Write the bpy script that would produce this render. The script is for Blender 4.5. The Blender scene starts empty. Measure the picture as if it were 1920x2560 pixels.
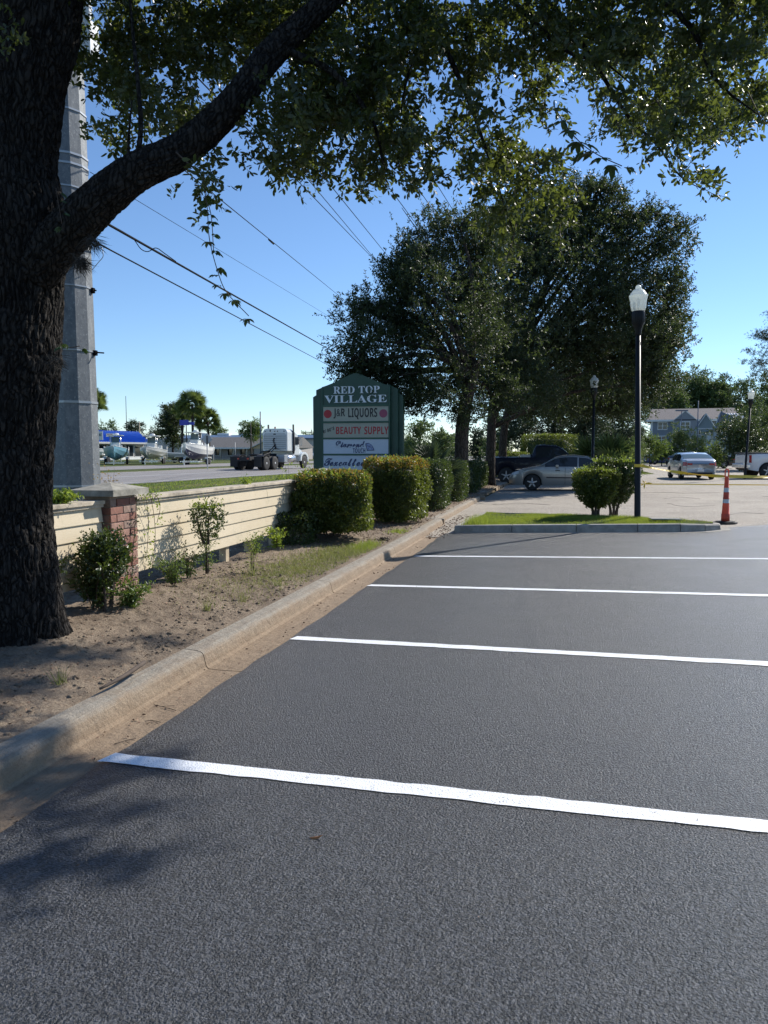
import bpy, math, random
import numpy as np
from mathutils import Vector, Matrix
R_ = math.radians
random.seed(7); rng = np.random.default_rng(11)
scene = bpy.context.scene
COL = scene.collection

# ---------------------------------------------------------------- camera, sky, sun, exposure
YAW = R_(13.5); PITCH = R_(4.55); FPX = 1898.0; EYE = 1.6
cd = bpy.data.cameras.new('camera'); cam = bpy.data.objects.new('camera', cd); COL.objects.link(cam)
cd.sensor_fit = 'VERTICAL'; cd.sensor_height = 36.0; cd.lens = 36.0 * FPX / 2560.0
cd.clip_start = 0.05; cd.clip_end = 9000
cam.location = (0, 0, EYE); cam.rotation_euler = (R_(90) - PITCH, 0, YAW)
scene.camera = cam
SUN_AZ = R_(53.5); SUN_EL = R_(36.0)            # azimuth counted from +X towards +Y
w = bpy.data.worlds.new("World"); scene.world = w; w.use_nodes = True
nt = w.node_tree; bg = nt.nodes['Background']
sky = nt.nodes.new('ShaderNodeTexSky'); sky.sky_type = 'NISHITA'; sky.sun_disc = False
sky.sun_elevation = SUN_EL; sky.sun_rotation = R_(90) - SUN_AZ
sky.air_density = 0.92; sky.dust_density = 0.0; sky.ozone_density = 6.0; sky.altitude = 0
nt.links.new(sky.outputs[0], bg.inputs[0]); bg.inputs[1].default_value = 0.118
sl = bpy.data.lights.new('sun', 'SUN'); so = bpy.data.objects.new('sun', sl); COL.objects.link(so)
sl.energy = 4.9; sl.angle = R_(0.55); sl.color = (1.0, 0.95, 0.87)
sd = Vector((math.cos(SUN_AZ) * math.cos(SUN_EL), math.sin(SUN_AZ) * math.cos(SUN_EL), math.sin(SUN_EL)))
so.rotation_euler = sd.to_track_quat('Z', 'Y').to_euler(); so.location = sd * 60
vs = scene.view_settings
vs.view_transform = 'Standard'; vs.look = 'None'; vs.exposure = 0.45; vs.gamma = 1.0; vs.use_curve_mapping = False
scene.cycles.max_bounces = 8; scene.cycles.transparent_max_bounces = 8

# ---------------------------------------------------------------- survey helpers (photo measurements -> real places)
_F = np.array([-math.sin(YAW) * math.cos(PITCH), math.cos(YAW) * math.cos(PITCH), -math.sin(PITCH)])
_Rt = np.array([math.cos(YAW), math.sin(YAW), 0.0]); _U = np.cross(_Rt, _F)
_Fh = np.array([-math.sin(YAW), math.cos(YAW), 0.0])
def ray(px, py): return _F + _Rt * (px - 960) / FPX + _U * (1280 - py) / FPX
def at(px, py, t):
    d = ray(px, py); return np.array([0, 0, EYE]) + d * t / (d @ _Fh)
def gnd(px, py, z=0.0):
    d = ray(px, py); return np.array([0, 0, EYE]) + d * ((z - EYE) / d[2])
def tilt(y): return np.interp(y, [0, 2, 10.9, 16, 30, 200], [-.005, -.003, .028, .028, .01, .01])
def lot_z(x, y): return tilt(y) * np.clip(np.asarray(x) + 2.3, 0, 12)

# ---------------------------------------------------------------- noise
_perm = rng.random((64, 64, 64))
def vnoise(P, s=1.0, off=0.0):
    P = np.asarray(P, float) * s + off
    i = np.floor(P).astype(int); f = P - i; f = f * f * (3 - 2 * f)
    def g(a, b, c): return _perm[(i[..., 0] + a) % 64, (i[..., 1] + b) % 64, (i[..., 2] + c) % 64]
    fx, fy, fz = f[..., 0], f[..., 1], f[..., 2]
    x00 = g(0,0,0)*(1-fx)+g(1,0,0)*fx; x10 = g(0,1,0)*(1-fx)+g(1,1,0)*fx
    x01 = g(0,0,1)*(1-fx)+g(1,0,1)*fx; x11 = g(0,1,1)*(1-fx)+g(1,1,1)*fx
    return ((x00*(1-fy)+x10*fy)*(1-fz) + (x01*(1-fy)+x11*fy)*fz) * 2 - 1
def fbm(P, s=1.0, o=4, off=0.0):
    r = 0; a = 1.0
    for k in range(o):
        r = r + a * vnoise(P, s * 2**k, off + 7.3 * k); a *= .5
    return r

# ---------------------------------------------------------------- materials
class N:
    def __init__(s, name):
        s.m = bpy.data.materials.new(name); s.m.use_nodes = True; s.t = s.m.node_tree
        s.p = s.t.nodes['Principled BSDF']; s.o = s.t.nodes['Material Output']; s.tc = s.n('TexCoord')
        s.obj = s.tc.outputs['Object']
    def n(s, k, **kw):
        q = s.t.nodes.new('ShaderNode' + k)
        for a, b in kw.items(): setattr(q, a, b)
        return q
    def l(s, a, b): s.t.links.new(a, b)
    def mp(s, scale, src=None):
        q = s.n('Mapping'); q.inputs['Scale'].default_value = scale if hasattr(scale, '__len__') else (scale,) * 3
        s.l(src or s.obj, q.inputs['Vector']); return q.outputs[0]
    def noise(s, scale, detail=4, rough=.6, vec=None, dist=0):
        q = s.n('TexNoise'); q.inputs['Scale'].default_value = scale; q.inputs['Detail'].default_value = detail
        q.inputs['Roughness'].default_value = rough; q.inputs['Distortion'].default_value = dist
        s.l(vec or s.obj, q.inputs['Vector']); return q.outputs['Fac']
    def vor(s, scale, feature='F1', vec=None, out='Distance', rnd=1):
        q = s.n('TexVoronoi', feature=feature); q.inputs['Scale'].default_value = scale; q.inputs['Randomness'].default_value = rnd
        s.l(vec or s.obj, q.inputs['Vector']); return q.outputs[out]
    def ramp(s, fac, stops):
        q = s.n('ValToRGB'); e = q.color_ramp.elements
        while len(e) < len(stops): e.new(.5)
        for i, (p, c) in enumerate(stops):
            e[i].position = p; e[i].color = (c + (1,)) if hasattr(c, '__len__') else (c, c, c, 1)
        s.l(fac, q.inputs[0]); return q.outputs[0]
    def mix(s, f, a, b, mode='MIX'):
        q = s.n('Mix', data_type='RGBA', blend_type=mode)
        for v, i in ((f, 0), (a, 6), (b, 7)):
            if hasattr(v, 'is_output'): s.l(v, q.inputs[i])
            else: q.inputs[i].default_value = (tuple(v) + (1,)) if hasattr(v, '__len__') else v
        return q.outputs[2]
    def math(s, op, a, b=0.0, clamp=False):
        q = s.n('Math', operation=op, use_clamp=clamp)
        for v, i in ((a, 0), (b, 1)):
            if hasattr(v, 'is_output'): s.l(v, q.inputs[i])
            else: q.inputs[i].default_value = v
        return q.outputs[0]
    def bump(s, h, dist=.01, strength=1, prev=None):
        q = s.n('Bump'); q.inputs['Distance'].default_value = dist; q.inputs['Strength'].default_value = strength
        s.l(h, q.inputs['Height'])
        if prev: s.l(prev, q.inputs['Normal'])
        s.l(q.outputs[0], s.p.inputs['Normal']); return q.outputs[0]
    def base(s, c):
        if hasattr(c, 'is_output'): s.l(c, s.p.inputs['Base Color'])
        else: s.p.inputs['Base Color'].default_value = tuple(c) + (1,)
    def rough(s, r):
        if hasattr(r, 'is_output'): s.l(r, s.p.inputs['Roughness'])
        else: s.p.inputs['Roughness'].default_value = r
def mul(c, k): return tuple(min(1, v * k) for v in c)
def mat(name, c, rough=.6, var=.18, scale=3.0, bump=0, bscale=60, metal=0, coat=0, spec=.5, rnd=0):
    m = N(name); f = m.noise(scale, 5, .65)
    col = m.mix(m.ramp(f, [(.3, 0.0), (.7, 1.0)]), mul(c, 1 - var), mul(c, 1 + var))
    if rnd:
        oi = m.n('ObjectInfo'); col = m.mix(oi.outputs['Random'], mul(c, 1 - rnd), col, 'MIX') if 0 else m.mix(m.math('MULTIPLY', oi.outputs['Random'], rnd), col, mul(c, .45))
    m.base(col); m.rough(rough); m.p.inputs['Metallic'].default_value = metal
    m.p.inputs['Coat Weight'].default_value = coat; m.p.inputs['Coat Roughness'].default_value = .04
    m.p.inputs['Specular IOR Level'].default_value = spec
    if bump: m.bump(m.noise(bscale, 5, .7), bump)
    return m.m

def m_asphalt(name, dark, light, bscale, dist, rough, patch=.12, spec=.5):
    m = N(name)
    v = m.vor(bscale, 'SMOOTH_F1'); v2 = m.vor(bscale * 2.3, 'F1'); big = m.noise(.55, 5, .6); fine = m.noise(bscale * 1.4, 3, .7)
    c = m.mix(m.ramp(m.noise(bscale * 1.1, 2, .5), [(.38, 0.0), (.62, 1.0)]), dark, light)
    c = m.mix(m.ramp(m.noise(bscale * .55, 2, .5), [(.56, 0.0), (.64, .75)]), c, mul(light, 1.7)); c = m.mix(m.ramp(m.noise(bscale * .62, 2, .5), [(.34, .8), (.42, 0.0)]), c, mul(dark, .5))
    if spec > .5:
        for sc_, am in ((90, .95), (60, .55)):
            q_ = m.noise(sc_, 2, .45)
            c = m.mix(m.ramp(q_, [(.54, 0.0), (.60, am)]), c, mul(light, 2.6)); c = m.mix(m.ramp(q_, [(.40, am), (.46, 0.0)]), c, mul(dark, .35))
    c = m.mix(m.ramp(big, [(.35, 0.0), (.7, patch)]), c, mul(light, 1.5))
    m.base(c)
    m.rough(m.ramp(m.noise(1.3, 4), [(.3, rough - .02), (.7, rough + .05)]))
    h = m.math('ADD', m.math('MULTIPLY', v, -1.0), m.math('ADD', m.math('MULTIPLY', v2, -.35), m.math('MULTIPLY', fine, .9)))
    b = m.bump(h, dist); m.bump(m.noise(6, 3), .004, 1, b)
    m.p.inputs['Specular IOR Level'].default_value = spec
    return m.m
def m_paint():
    m = N('white_road_paint'); v = m.vor(120, 'SMOOTH_F1'); f = m.noise(170, 3, .7)
    hole = m.ramp(m.math('ADD', m.noise(95, 3, .6), m.math('MULTIPLY', m.noise(9, 3), .35)), [(.815, 0.0), (.87, .9)])
    m.base(m.mix(hole, (.82, .83, .84), (.07, .07, .075))); m.rough(.5)
    m.bump(m.math('ADD', m.math('MULTIPLY', v, -1.0), m.math('MULTIPLY', f, .6)), .0035); return m.m
def m_curb():
    m = N('dusty_concrete')
    sx = m.n('SeparateXYZ'); m.l(m.obj, sx.inputs[0])
    conc = m.mix(m.noise(14, 6, .7), (.17, .16, .135), (.42, .385, .32))
    dust = m.mix(m.noise(5, 6, .65), (.19, .135, .085), (.36, .27, .18))
    z = m.math('ADD', sx.outputs[2], m.math('MULTIPLY', m.math('SUBTRACT', m.noise(4, 5, .7), .5), .10))
    k = m.ramp(z, [(.0, 1.0), (.09, .8), (.125, .12)])
    streak = m.ramp(m.noise(1.0, 6, .75, m.mp((60, 2.2, 20))), [(.42, 0.0), (.72, .55)])
    c = m.mix(k, conc, dust); c = m.mix(streak, c, (.17, .105, .06))
    c = m.mix(m.ramp(m.noise(120, 2, .6), [(.62, 0.0), (.72, .6)]), c, (.11, .08, .055))
    m.base(c); m.rough(.9); b = m.bump(m.noise(150, 4, .8), .005); m.bump(m.noise(13, 6, .7), .022, 1, b); return m.m
def m_soil():
    m = N('dry_sandy_soil')
    c = m.mix(m.ramp(m.noise(2.2, 6, .6), [(.3, 0.0), (.7, 1.0)]), (.16, .118, .08), (.34, .265, .185))
    c = m.mix(m.ramp(m.noise(45, 4, .7), [(.45, 0.0), (.62, .6)]), c, (.13, .08, .05))
    c = m.mix(m.ramp(m.vor(260), [(.12, .75), (.22, 0.0)]), c, (.52, .43, .33))
    m.base(c); m.rough(.95); b = m.bump(m.noise(130, 4, .8), .007); m.bump(m.noise(28, 5, .75), .028, 1, b); return m.m
def m_bark(name, c1, c2, sc=26, dist=.035):
    m = N(name)
    vec = m.mp((1, 1, .27))
    wv = m.n('Vector' + 'Math', operation='ADD'); nn = m.n('TexNoise'); nn.inputs['Scale'].default_value = 5; m.l(m.obj, nn.inputs['Vector'])
    sc1 = m.n('VectorMath', operation='SCALE'); m.l(nn.outputs['Color'], sc1.inputs[0]); sc1.inputs['Scale'].default_value = .10
    m.l(vec, wv.inputs[0]); m.l(sc1.outputs[0], wv.inputs[1])
    v = m.vor(sc, 'DISTANCE_TO_EDGE', wv.outputs[0]); f = m.noise(70, 5, .75)
    plate = m.ramp(v, [(.0, 0.0), (.16, .75), (.5, 1.0)])
    m.base(m.mix(m.ramp(v, [(.0, 0.0), (.14, 1.0)]), mul(c1, .55), m.mix(m.noise(9, 5, .7), c1, c2))); m.rough(.95); m.p.inputs['Specular IOR Level'].default_value = .2
    b = m.bump(plate, dist); m.bump(f, .010, 1, b); return m.m
def m_leaf(name, c1, c2, tr, trw=.35, rough=.38, new=None, spec=.5):
    m = N(name); g = m.n('NewGeometry')
    r = g.outputs['Random Per Island']
    c = m.mix(r, c1, c2)
    if new: c = m.mix(m.ramp(m.math('FRACT', m.math('MULTIPLY', r, 7.31)), [(new[1], 0.0), (min(.999, new[1] + .08), 1.0)]), c, new[0])
    big = m.noise(1.1, 3); c = m.mix(m.ramp(big, [(.35, 0.0), (.7, .35)]), c, mul(c2, 1.4))
    m.base(c); m.rough(rough); m.p.inputs['Specular IOR Level'].default_value = spec
    t = m.n('BsdfTranslucent'); m.l(m.mix(.75, c, tr), t.inputs[0])
    s = m.n('MixShader'); s.inputs[0].default_value = trw
    m.l(m.p.outputs[0], s.inputs[1]); m.l(t.outputs[0], s.inputs[2]); m.l(s.outputs[0], m.o.inputs[0]); return m.m
def m_grass_sheet(name, a, b, bare=.0):
    m = N(name)
    c = m.mix(m.noise(3, 6, .7), a, b); c = m.mix(m.ramp(m.noise(40, 4, .7), [(.4, 0.0), (.62, .55)]), c, mul(a, .5))
    c = m.mix(m.ramp(m.noise(.35, 5, .6), [(.52 - bare, 0.0), (.62 - bare, .55)]), c, (.21, .16, .09))
    m.base(c); m.rough(.95); m.p.inputs['Specular IOR Level'].default_value = .15
    b_ = m.bump(m.noise(55, 4, .8), .05); return m.m
def m_galv():
    m = N('weathered_galvanised_steel')
    c = m.mix(m.vor(22, 'F1', m.mp((1, 1, .6)), 'Color'), (.105, .118, .13), (.155, .168, .18))
    c = m.mix(m.ramp(m.noise(5, 6, .75, m.mp((1, 1, .5))), [(.48, 0.0), (.68, .6)]), c, (.25, .26, .26))
    c = m.mix(m.ramp(m.noise(30, 4, .8), [(.56, 0.0), (.66, .5)]), c, (.42, .43, .42))
    m.base(c); m.rough(.6); m.p.inputs['Metallic'].default_value = .25; m.bump(m.noise(30, 4), .002); return m.m
def m_brick():
    m = N('fired_brick'); oi = m.n('ObjectInfo')
    c = m.ramp(oi.outputs['Random'], [(0.0, (.25, .105, .075)), (.4, (.32, .16, .12)), (.7, (.36, .21, .16)), (1.0, (.27, .20, .16))])
    c = m.mix(m.ramp(m.noise(16, 6, .75), [(.42, 0.0), (.72, .75)]), c, (.15, .085, .065))
    m.base(c); m.rough(.9); b = m.bump(m.noise(90, 4, .75), .003); m.bump(m.noise(22, 3, .6), .007, 1, b); return m.m
def m_siding():
    m = N('cream_painted_siding')
    c = m.mix(m.noise(2.5, 5), (.52, .43, .29), (.62, .53, .385))
    g = m.noise(1.0, 6, .75, m.mp((40, 3, 60)))
    c = m.mix(m.ramp(g, [(.5, 0.0), (.75, .30)]), c, (.45, .38, .26))
    c = m.mix(m.ramp(m.noise(3.2, 6, .8), [(.54, 0.0), (.70, .5)]), c, (.33, .30, .20))
    m.base(c); m.rough(.62); m.bump(m.noise(1.0, 5, .7, m.mp((160, 8, 220))), .0018); return m.m
def m_glass(name, c=(.02, .025, .03), rough=.04):
    m = N(name); m.base(c); m.rough(rough); m.p.inputs['Specular IOR Level'].default_value = .5; m.p.inputs['Coat Weight'].default_value = .1; return m.m
def m_globe():
    m = N('frosted_prismatic_globe'); m.base(m.mix(m.noise(20, 4), (.72, .76, .74), (.86, .88, .86))); m.rough(.25)
    t = m.n('BsdfTranslucent'); t.inputs[0].default_value = (.85, .88, .84, 1); tr = m.n('BsdfTransparent'); tr.inputs[0].default_value = (.8, .84, .82, 1)
    s = m.n('MixShader'); s.inputs[0].default_value = .45; m.l(m.p.outputs[0], s.inputs[1]); m.l(t.outputs[0], s.inputs[2])
    s2 = m.n('MixShader'); s2.inputs[0].default_value = .18; m.l(s.outputs[0], s2.inputs[1]); m.l(tr.outputs[0], s2.inputs[2]); m.l(s2.outputs[0], m.o.inputs[0])
    return m.m
MT = dict(
 asphalt=m_asphalt('fresh_black_asphalt', (.007, .0075, .009), (.027, .0285, .032), 110, .0075, .35, .12, .6),
 oldasphalt=m_asphalt('worn_grey_asphalt', (.14, .12, .10), (.38, .335, .275), 62, .006, .85, .3),
 road=m_asphalt('pale_road_asphalt', (.17, .155, .145), (.215, .20, .19), 60, .002, .9, .4),
 paint=m_paint(), curb=m_curb(), soil=m_soil(),
 islecurb=mat('grey_kerb_concrete', (.30, .28, .245), .9, .3, 6, .004, 120),
 bark=m_bark('deep_furrowed_bark', (.024, .021, .019), (.060, .053, .047), 30, .05),
 bark2=m_bark('grey_oak_bark', (.06, .048, .04), (.10, .08, .065), 14, .03),
 leaf=m_leaf('oak_leaf_glossy', (.014, .024, .008), (.036, .048, .015), (.26, .32, .045), .30, .42),
 leaf2=m_leaf('live_oak_leaf', (.013, .024, .011), (.036, .054, .024), (.13, .18, .035), .26, .50, None, .38),
 leafvine=m_leaf('creeper_leaf', (.02, .045, .012), (.035, .065, .018), (.10, .18, .02), .25, .5),
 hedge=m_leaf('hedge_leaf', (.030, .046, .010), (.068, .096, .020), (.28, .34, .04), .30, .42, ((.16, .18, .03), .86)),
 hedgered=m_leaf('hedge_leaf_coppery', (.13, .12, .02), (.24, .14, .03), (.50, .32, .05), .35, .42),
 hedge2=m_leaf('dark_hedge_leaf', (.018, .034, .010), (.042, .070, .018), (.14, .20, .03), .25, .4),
 bright=m_leaf('young_green_leaf', (.10, .17, .02), (.17, .24, .035), (.45, .55, .06), .40, .5),
 weed=m_leaf('weed_leaf', (.045, .085, .018), (.09, .14, .03), (.25, .35, .05), .32, .5),
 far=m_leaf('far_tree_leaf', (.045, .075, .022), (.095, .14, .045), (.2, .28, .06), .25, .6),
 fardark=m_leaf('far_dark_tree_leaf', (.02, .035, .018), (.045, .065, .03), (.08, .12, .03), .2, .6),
 palm=m_leaf('palm_frond', (.05, .075, .028), (.11, .15, .05), (.25, .32, .06), .3, .5),
 grassb=m_leaf('lawn_blade', (.10, .16, .02), (.19, .25, .04), (.42, .50, .06), .42, .55, ((.33, .28, .12), .90)),
 grass=m_grass_sheet('lawn_turf', (.06, .09, .018), (.10, .14, .03)),
 verge=m_grass_sheet('roadside_turf', (.06, .09, .02), (.10, .14, .035), .02),
 ground=m_grass_sheet('open_ground', (.07, .10, .03), (.12, .14, .05), .05),
 galv=m_galv(), brick=m_brick(), siding=m_siding(),
 mortar=mat('mortar', (.30, .23, .18), .95, .2, 20, .004, 120),
 cap=mat('lichened_concrete', (.27, .255, .215), .92, .45, 7, .004, 70),
 capboard=mat('weathered_cap_board', (.42, .36, .275), .85, .45, 6, .004, 60),
 post=mat('pale_timber', (.42, .34, .23), .85, .25, 8, .003, 60),
 dgreen=mat('dark_green_panel_paint', (.018, .062, .040), .45, .15, 3),
 dgreen2=mat('green_trim_paint', (.022, .080, .052), .45, .15, 3),
 signcream=mat('cream_sign_face', (.36, .35, .28), .4, .05, 3), signwhite=mat('white_sign_face', (.50, .54, .62), .35, .04, 3),
 whitelet=mat('white_letter', (.75, .77, .80), .5, .04), blacklet=mat('black_letter', (.012, .012, .014), .5, .05), redlet=mat('red_letter', (.42, .02, .03), .5, .05),
 pinklet=mat('faded_red_disc', (.30, .06, .11), .5, .05), bluelet=mat('navy_letter', (.03, .045, .12), .5, .05), silverlet=mat('pale_letter', (.60, .63, .70), .4, .05), gem=mat('gem_blue', (.22, .27, .45), .3, .3, 25),
 black=mat('black_enamel', (.010, .010, .011), .5, .1, spec=.3), rubber=mat('rubber', (.018, .018, .019), .8, .2, 9), plastic=mat('dark_plastic', (.03, .03, .032), .6, .2),
 globe=m_globe(), chrome=mat('bright_metal', (.6, .6, .61), .25, .05, 3, metal=.9), rimdark=mat('dark_rim', (.10, .10, .105), .4, .1, metal=.6), rim=mat('alloy_rim', (.42, .42, .43), .35, .1, metal=.7),
 orange=mat('orange_plastic', (.72, .085, .03), .5, .12, 8), orange2=mat('dirty_orange_plastic', (.45, .06, .03), .6, .25, 8), reflective=mat('reflective_band', (.50, .52, .52), .5, .15, 9),
 tape=mat('yellow_tape', (.80, .52, .04), .45, .15, 6), wire=mat('cable_sheath', (.008, .008, .009), .9, .1, spec=.1),
 silver=mat('silver_car_paint', (.34, .33, .31), .35, .05, 1.5, metal=.55, coat=.7), white=mat('white_car_paint', (.68, .69, .70), .3, .03, 1.5, coat=.8), silverw=mat('pale_silver_car_paint', (.50, .52, .54), .3, .04, 1.5, metal=.35, coat=.8),
 navy=mat('navy_car_paint', (.004, .005, .014), .35, .1, 1.5, coat=.3, spec=.3), blue=mat('blue_car_paint', (.015, .05, .17), .3, .06, 1.5, coat=.8), darkgrey=mat('graphite_car_paint', (.045, .05, .06), .3, .06, 1.5, coat=.8), blackcar=mat('black_car_paint', (.012, .013, .016), .3, .06, 1.5, coat=.8),
 glass=m_glass('tinted_glass'), glass2=m_glass('clear_dark_glass', (.10, .14, .15), .03), redlamp=m_glass('red_lamp', (.35, .012, .015), .15), headlamp=m_glass('clear_lamp', (.55, .58, .60), .08),
 bluemetal=mat('blue_metal_roof', (.06, .19, .62), .4, .08, 2), shed=mat('corrugated_grey', (.42, .42, .40), .6, .12, 2), greyroof=mat('grey_shingle', (.12, .115, .11), .9, .25, 4, .02, 9), stucco=mat('pale_grey_wall', (.42, .40, .37), .85, .1, 2), bwall=mat('grey_brick_wall', (.36, .33, .31), .85, .2, 6, .01, 20), wtrim=mat('white_trim', (.72, .72, .70), .6, .06), tanwall=mat('tan_gable', (.62, .48, .32), .8, .08),
 hblue=mat('blue_grey_siding', (.22, .24, .27), .75, .06, 1), hgreen=mat('pale_grey_green_siding', (.27, .32, .33), .75, .06, 1), hroof=mat('brown_shingle', (.16, .14, .135), .9, .25, 5, .02, 12), seam=mat('dark_seam_metal', (.07, .10, .15), .4, .1), dark=mat('dark_interior', (.015, .015, .017), .7, .2),
 hullwhite=mat('white_gelcoat', (.72, .72, .68), .25, .04, 1, coat=.5), hullblue=mat('teal_blue_gelcoat', (.16, .33, .42), .25, .05, 1, coat=.5), hullteal=mat('sea_green_gelcoat', (.10, .42, .37), .3, .05, 1, coat=.5), hullgrey=mat('grey_gelcoat', (.42, .43, .42), .3, .05, 1, coat=.5), navyb=mat('navy_bottom_paint', (.02, .03, .08), .4, .1),
 truckw=mat('white_truck_paint', (.62, .66, .66), .3, .05, 1, coat=.5), ribbed=mat('bare_aluminium', (.36, .38, .40), .4, .08, 2, metal=.5), rust=mat('brown_steel', (.10, .07, .055), .7, .3, 8), signback=mat('sign_back_aluminium', (.36, .37, .38), .5, .08, 2, metal=.3),
 wood=mat('pole_timber', (.12, .095, .075), .9, .25, 3), signblue=mat('blue_sign_face', (.04, .06, .45), .5, .1, 3), insul=mat('grey_porcelain', (.55, .57, .58), .3, .05, 3), twig=mat('twig_bark', (.075, .055, .042), .9, .25, 20), dryleaf=mat('dry_leaf', (.42, .16, .05), .7, .3, 30), moss=mat('air_plant', (.055, .045, .035), .9, .3, 30), dleaf=mat('leaf_litter', (.20, .12, .075), .8, .5, 9))

# ---------------------------------------------------------------- mesh helpers
def link(o, parent=None):
    COL.objects.link(o)
    if parent is not None: o.parent = parent
    return o
def raw(name, V, F, m, parent=None, smooth=False, loc=(0, 0, 0)):
    """V Nx3, F list of faces or an MxK integer array."""
    me = bpy.data.meshes.new(name); V = np.asarray(V, np.float32)
    if isinstance(F, np.ndarray):
        k = F.shape[1]; me.vertices.add(len(V)); me.vertices.foreach_set('co', V.ravel())
        me.loops.add(F.size); me.loops.foreach_set('vertex_index', F.ravel().astype(np.int32))
        me.polygons.add(len(F)); me.polygons.foreach_set('loop_start', np.arange(0, F.size, k, dtype=np.int32))
        if smooth: me.polygons.foreach_set('use_smooth', np.ones(len(F), bool))
        me.update(calc_edges=True)
    else:
        me.from_pydata([tuple(map(float, v)) for v in V], [], F)
        if smooth:
            for p in me.polygons: p.use_smooth = True
    for q in (m if isinstance(m, (list, tuple)) else [m]): me.materials.append(MT[q] if isinstance(q, str) else q)
    o = bpy.data.objects.new(name, me); o.location = loc; return link(o, parent)
def tag(o, label=None, cat=None, group=None, kind=None):
    if label: o['label'] = label
    if cat: o['category'] = cat
    if group: o['group'] = group
    if kind: o['kind'] = kind
    return o
def thing(name, label, cat, loc=(0, 0, 0), rz=0, group=None):
    o = bpy.data.objects.new(name, None); o.location = tuple(map(float, loc)); o.rotation_euler = (0, 0, rz); o.empty_display_size = .2
    COL.objects.link(o); return tag(o, label, cat, group)
def struct(o): o['kind'] = 'structure'; return o
def stuff(o): o['kind'] = 'stuff'; return o
def dup(o, loc=None, rz=None, label=None, parent=None):
    c = o.copy(); COL.objects.link(c)
    if parent is not None: c.parent = parent
    if loc is not None: c.location = tuple(map(float, loc))
    if rz is not None: c.rotation_euler = (0, 0, rz)
    if label: c['label'] = label
    for ch in list(o.children): dup(ch, parent=c)
    return c
class MB:
    def __init__(s): s.V = []; s.F = []; s.K = []; s.S = []; s.k = 0
    def add(s, V, F, smooth=False):
        b = len(s.V); s.V += [tuple(map(float, v)) for v in V]; s.F += [tuple(b + i for i in f) for f in F]; s.K += [s.k] * len(F); s.S += [smooth] * len(F); return s
    def mi(s, k): s.k = k; return s
    def box(s, x0, x1, y0, y1, z0, z1, rz=0, tilt=None):
        V = [(x, y, z) for z in (z0, z1) for y in (y0, y1) for x in (x0, x1)]
        if rz:
            c = Vector(((x0 + x1) / 2, (y0 + y1) / 2, 0)); m = Matrix.Rotation(rz, 3, 'Z'); V = [m @ (Vector(v) - c) + c for v in V]
        return s.add(V, [(0, 2, 3, 1), (4, 5, 7, 6), (0, 1, 5, 4), (2, 6, 7, 3), (0, 4, 6, 2), (1, 3, 7, 5)])
    def prism(s, poly, a0, a1, axis='y'):
        n = len(poly)
        f = {'y': lambda p, a: (p[0], a, p[1]), 'x': lambda p, a: (a, p[0], p[1]), 'z': lambda p, a: (p[0], p[1], a)}[axis]
        return s.add([f(p, a0) for p in poly] + [f(p, a1) for p in poly], [tuple(range(n))[::-1], tuple(range(n, 2 * n))] + [(i, (i + 1) % n, n + (i + 1) % n, n + i) for i in range(n)])
    def tube(s, pts, r, seg=8, caps=True, smooth=True):
        pts = [Vector(tuple(map(float, p))) for p in pts]; n = len(pts)
        if not hasattr(r, '__len__'): r = [r] * n
        V = []; F = []; up = Vector((0, 0, 1)); prev = None
        for i, p in enumerate(pts):
            t = (pts[min(i + 1, n - 1)] - pts[max(i - 1, 0)]).normalized()
            if prev is None:
                a = t.cross(up)
                if a.length < 1e-3: a = Vector((1, 0, 0))
                a.normalize()
            else:
                a = (prev - t * prev.dot(t)).normalized()
            b = t.cross(a); prev = a
            for k in range(seg):
                q = 2 * math.pi * k / seg; V.append(p + (a * math.cos(q) + b * math.sin(q)) * r[i])
        for i in range(n - 1):
            for k in range(seg):
                k2 = (k + 1) % seg; F.append((i * seg + k, i * seg + k2, (i + 1) * seg + k2, (i + 1) * seg + k))
        if caps: F += [tuple(range(seg))[::-1], tuple(range((n - 1) * seg, n * seg))]
        return s.add(V, F, smooth)
    def lathe(s, prof, seg=20, c=(0, 0, 0), axis='z', smooth=True, caps=True):
        V = []; F = []
        for r, z in prof:
            for k in range(seg):
                q = 2 * math.pi * k / seg; a, b = r * math.cos(q), r * math.sin(q)
                V.append((c[0] + a, c[1] + b, c[2] + z) if axis == 'z' else ((c[0] + z, c[1] + a, c[2] + b) if axis == 'x' else (c[0] + a, c[1] + z, c[2] + b)))
        for i in range(len(prof) - 1):
            for k in range(seg):
                k2 = (k + 1) % seg; F.append((i * seg + k, i * seg + k2, (i + 1) * seg + k2, (i + 1) * seg + k))
        if caps: F += [tuple(range(seg))[::-1], tuple(range((len(prof) - 1) * seg, len(prof) * seg))]
        return s.add(V, F, smooth)
    def build(s, name, m, parent=None, loc=(0, 0, 0), bevel=0):
        me = bpy.data.meshes.new(name); me.from_pydata(s.V, [], s.F)
        for q in (m if isinstance(m, (list, tuple)) else [m]): me.materials.append(MT[q])
        me.polygons.foreach_set('use_smooth', s.S); me.polygons.foreach_set('material_index', s.K); me.update()
        o = bpy.data.objects.new(name, me); o.location = loc
        if bevel:
            b = o.modifiers.new('bevel', 'BEVEL'); b.width = bevel; b.segments = 2; b.limit_method = 'ANGLE'
        return link(o, parent)
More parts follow.
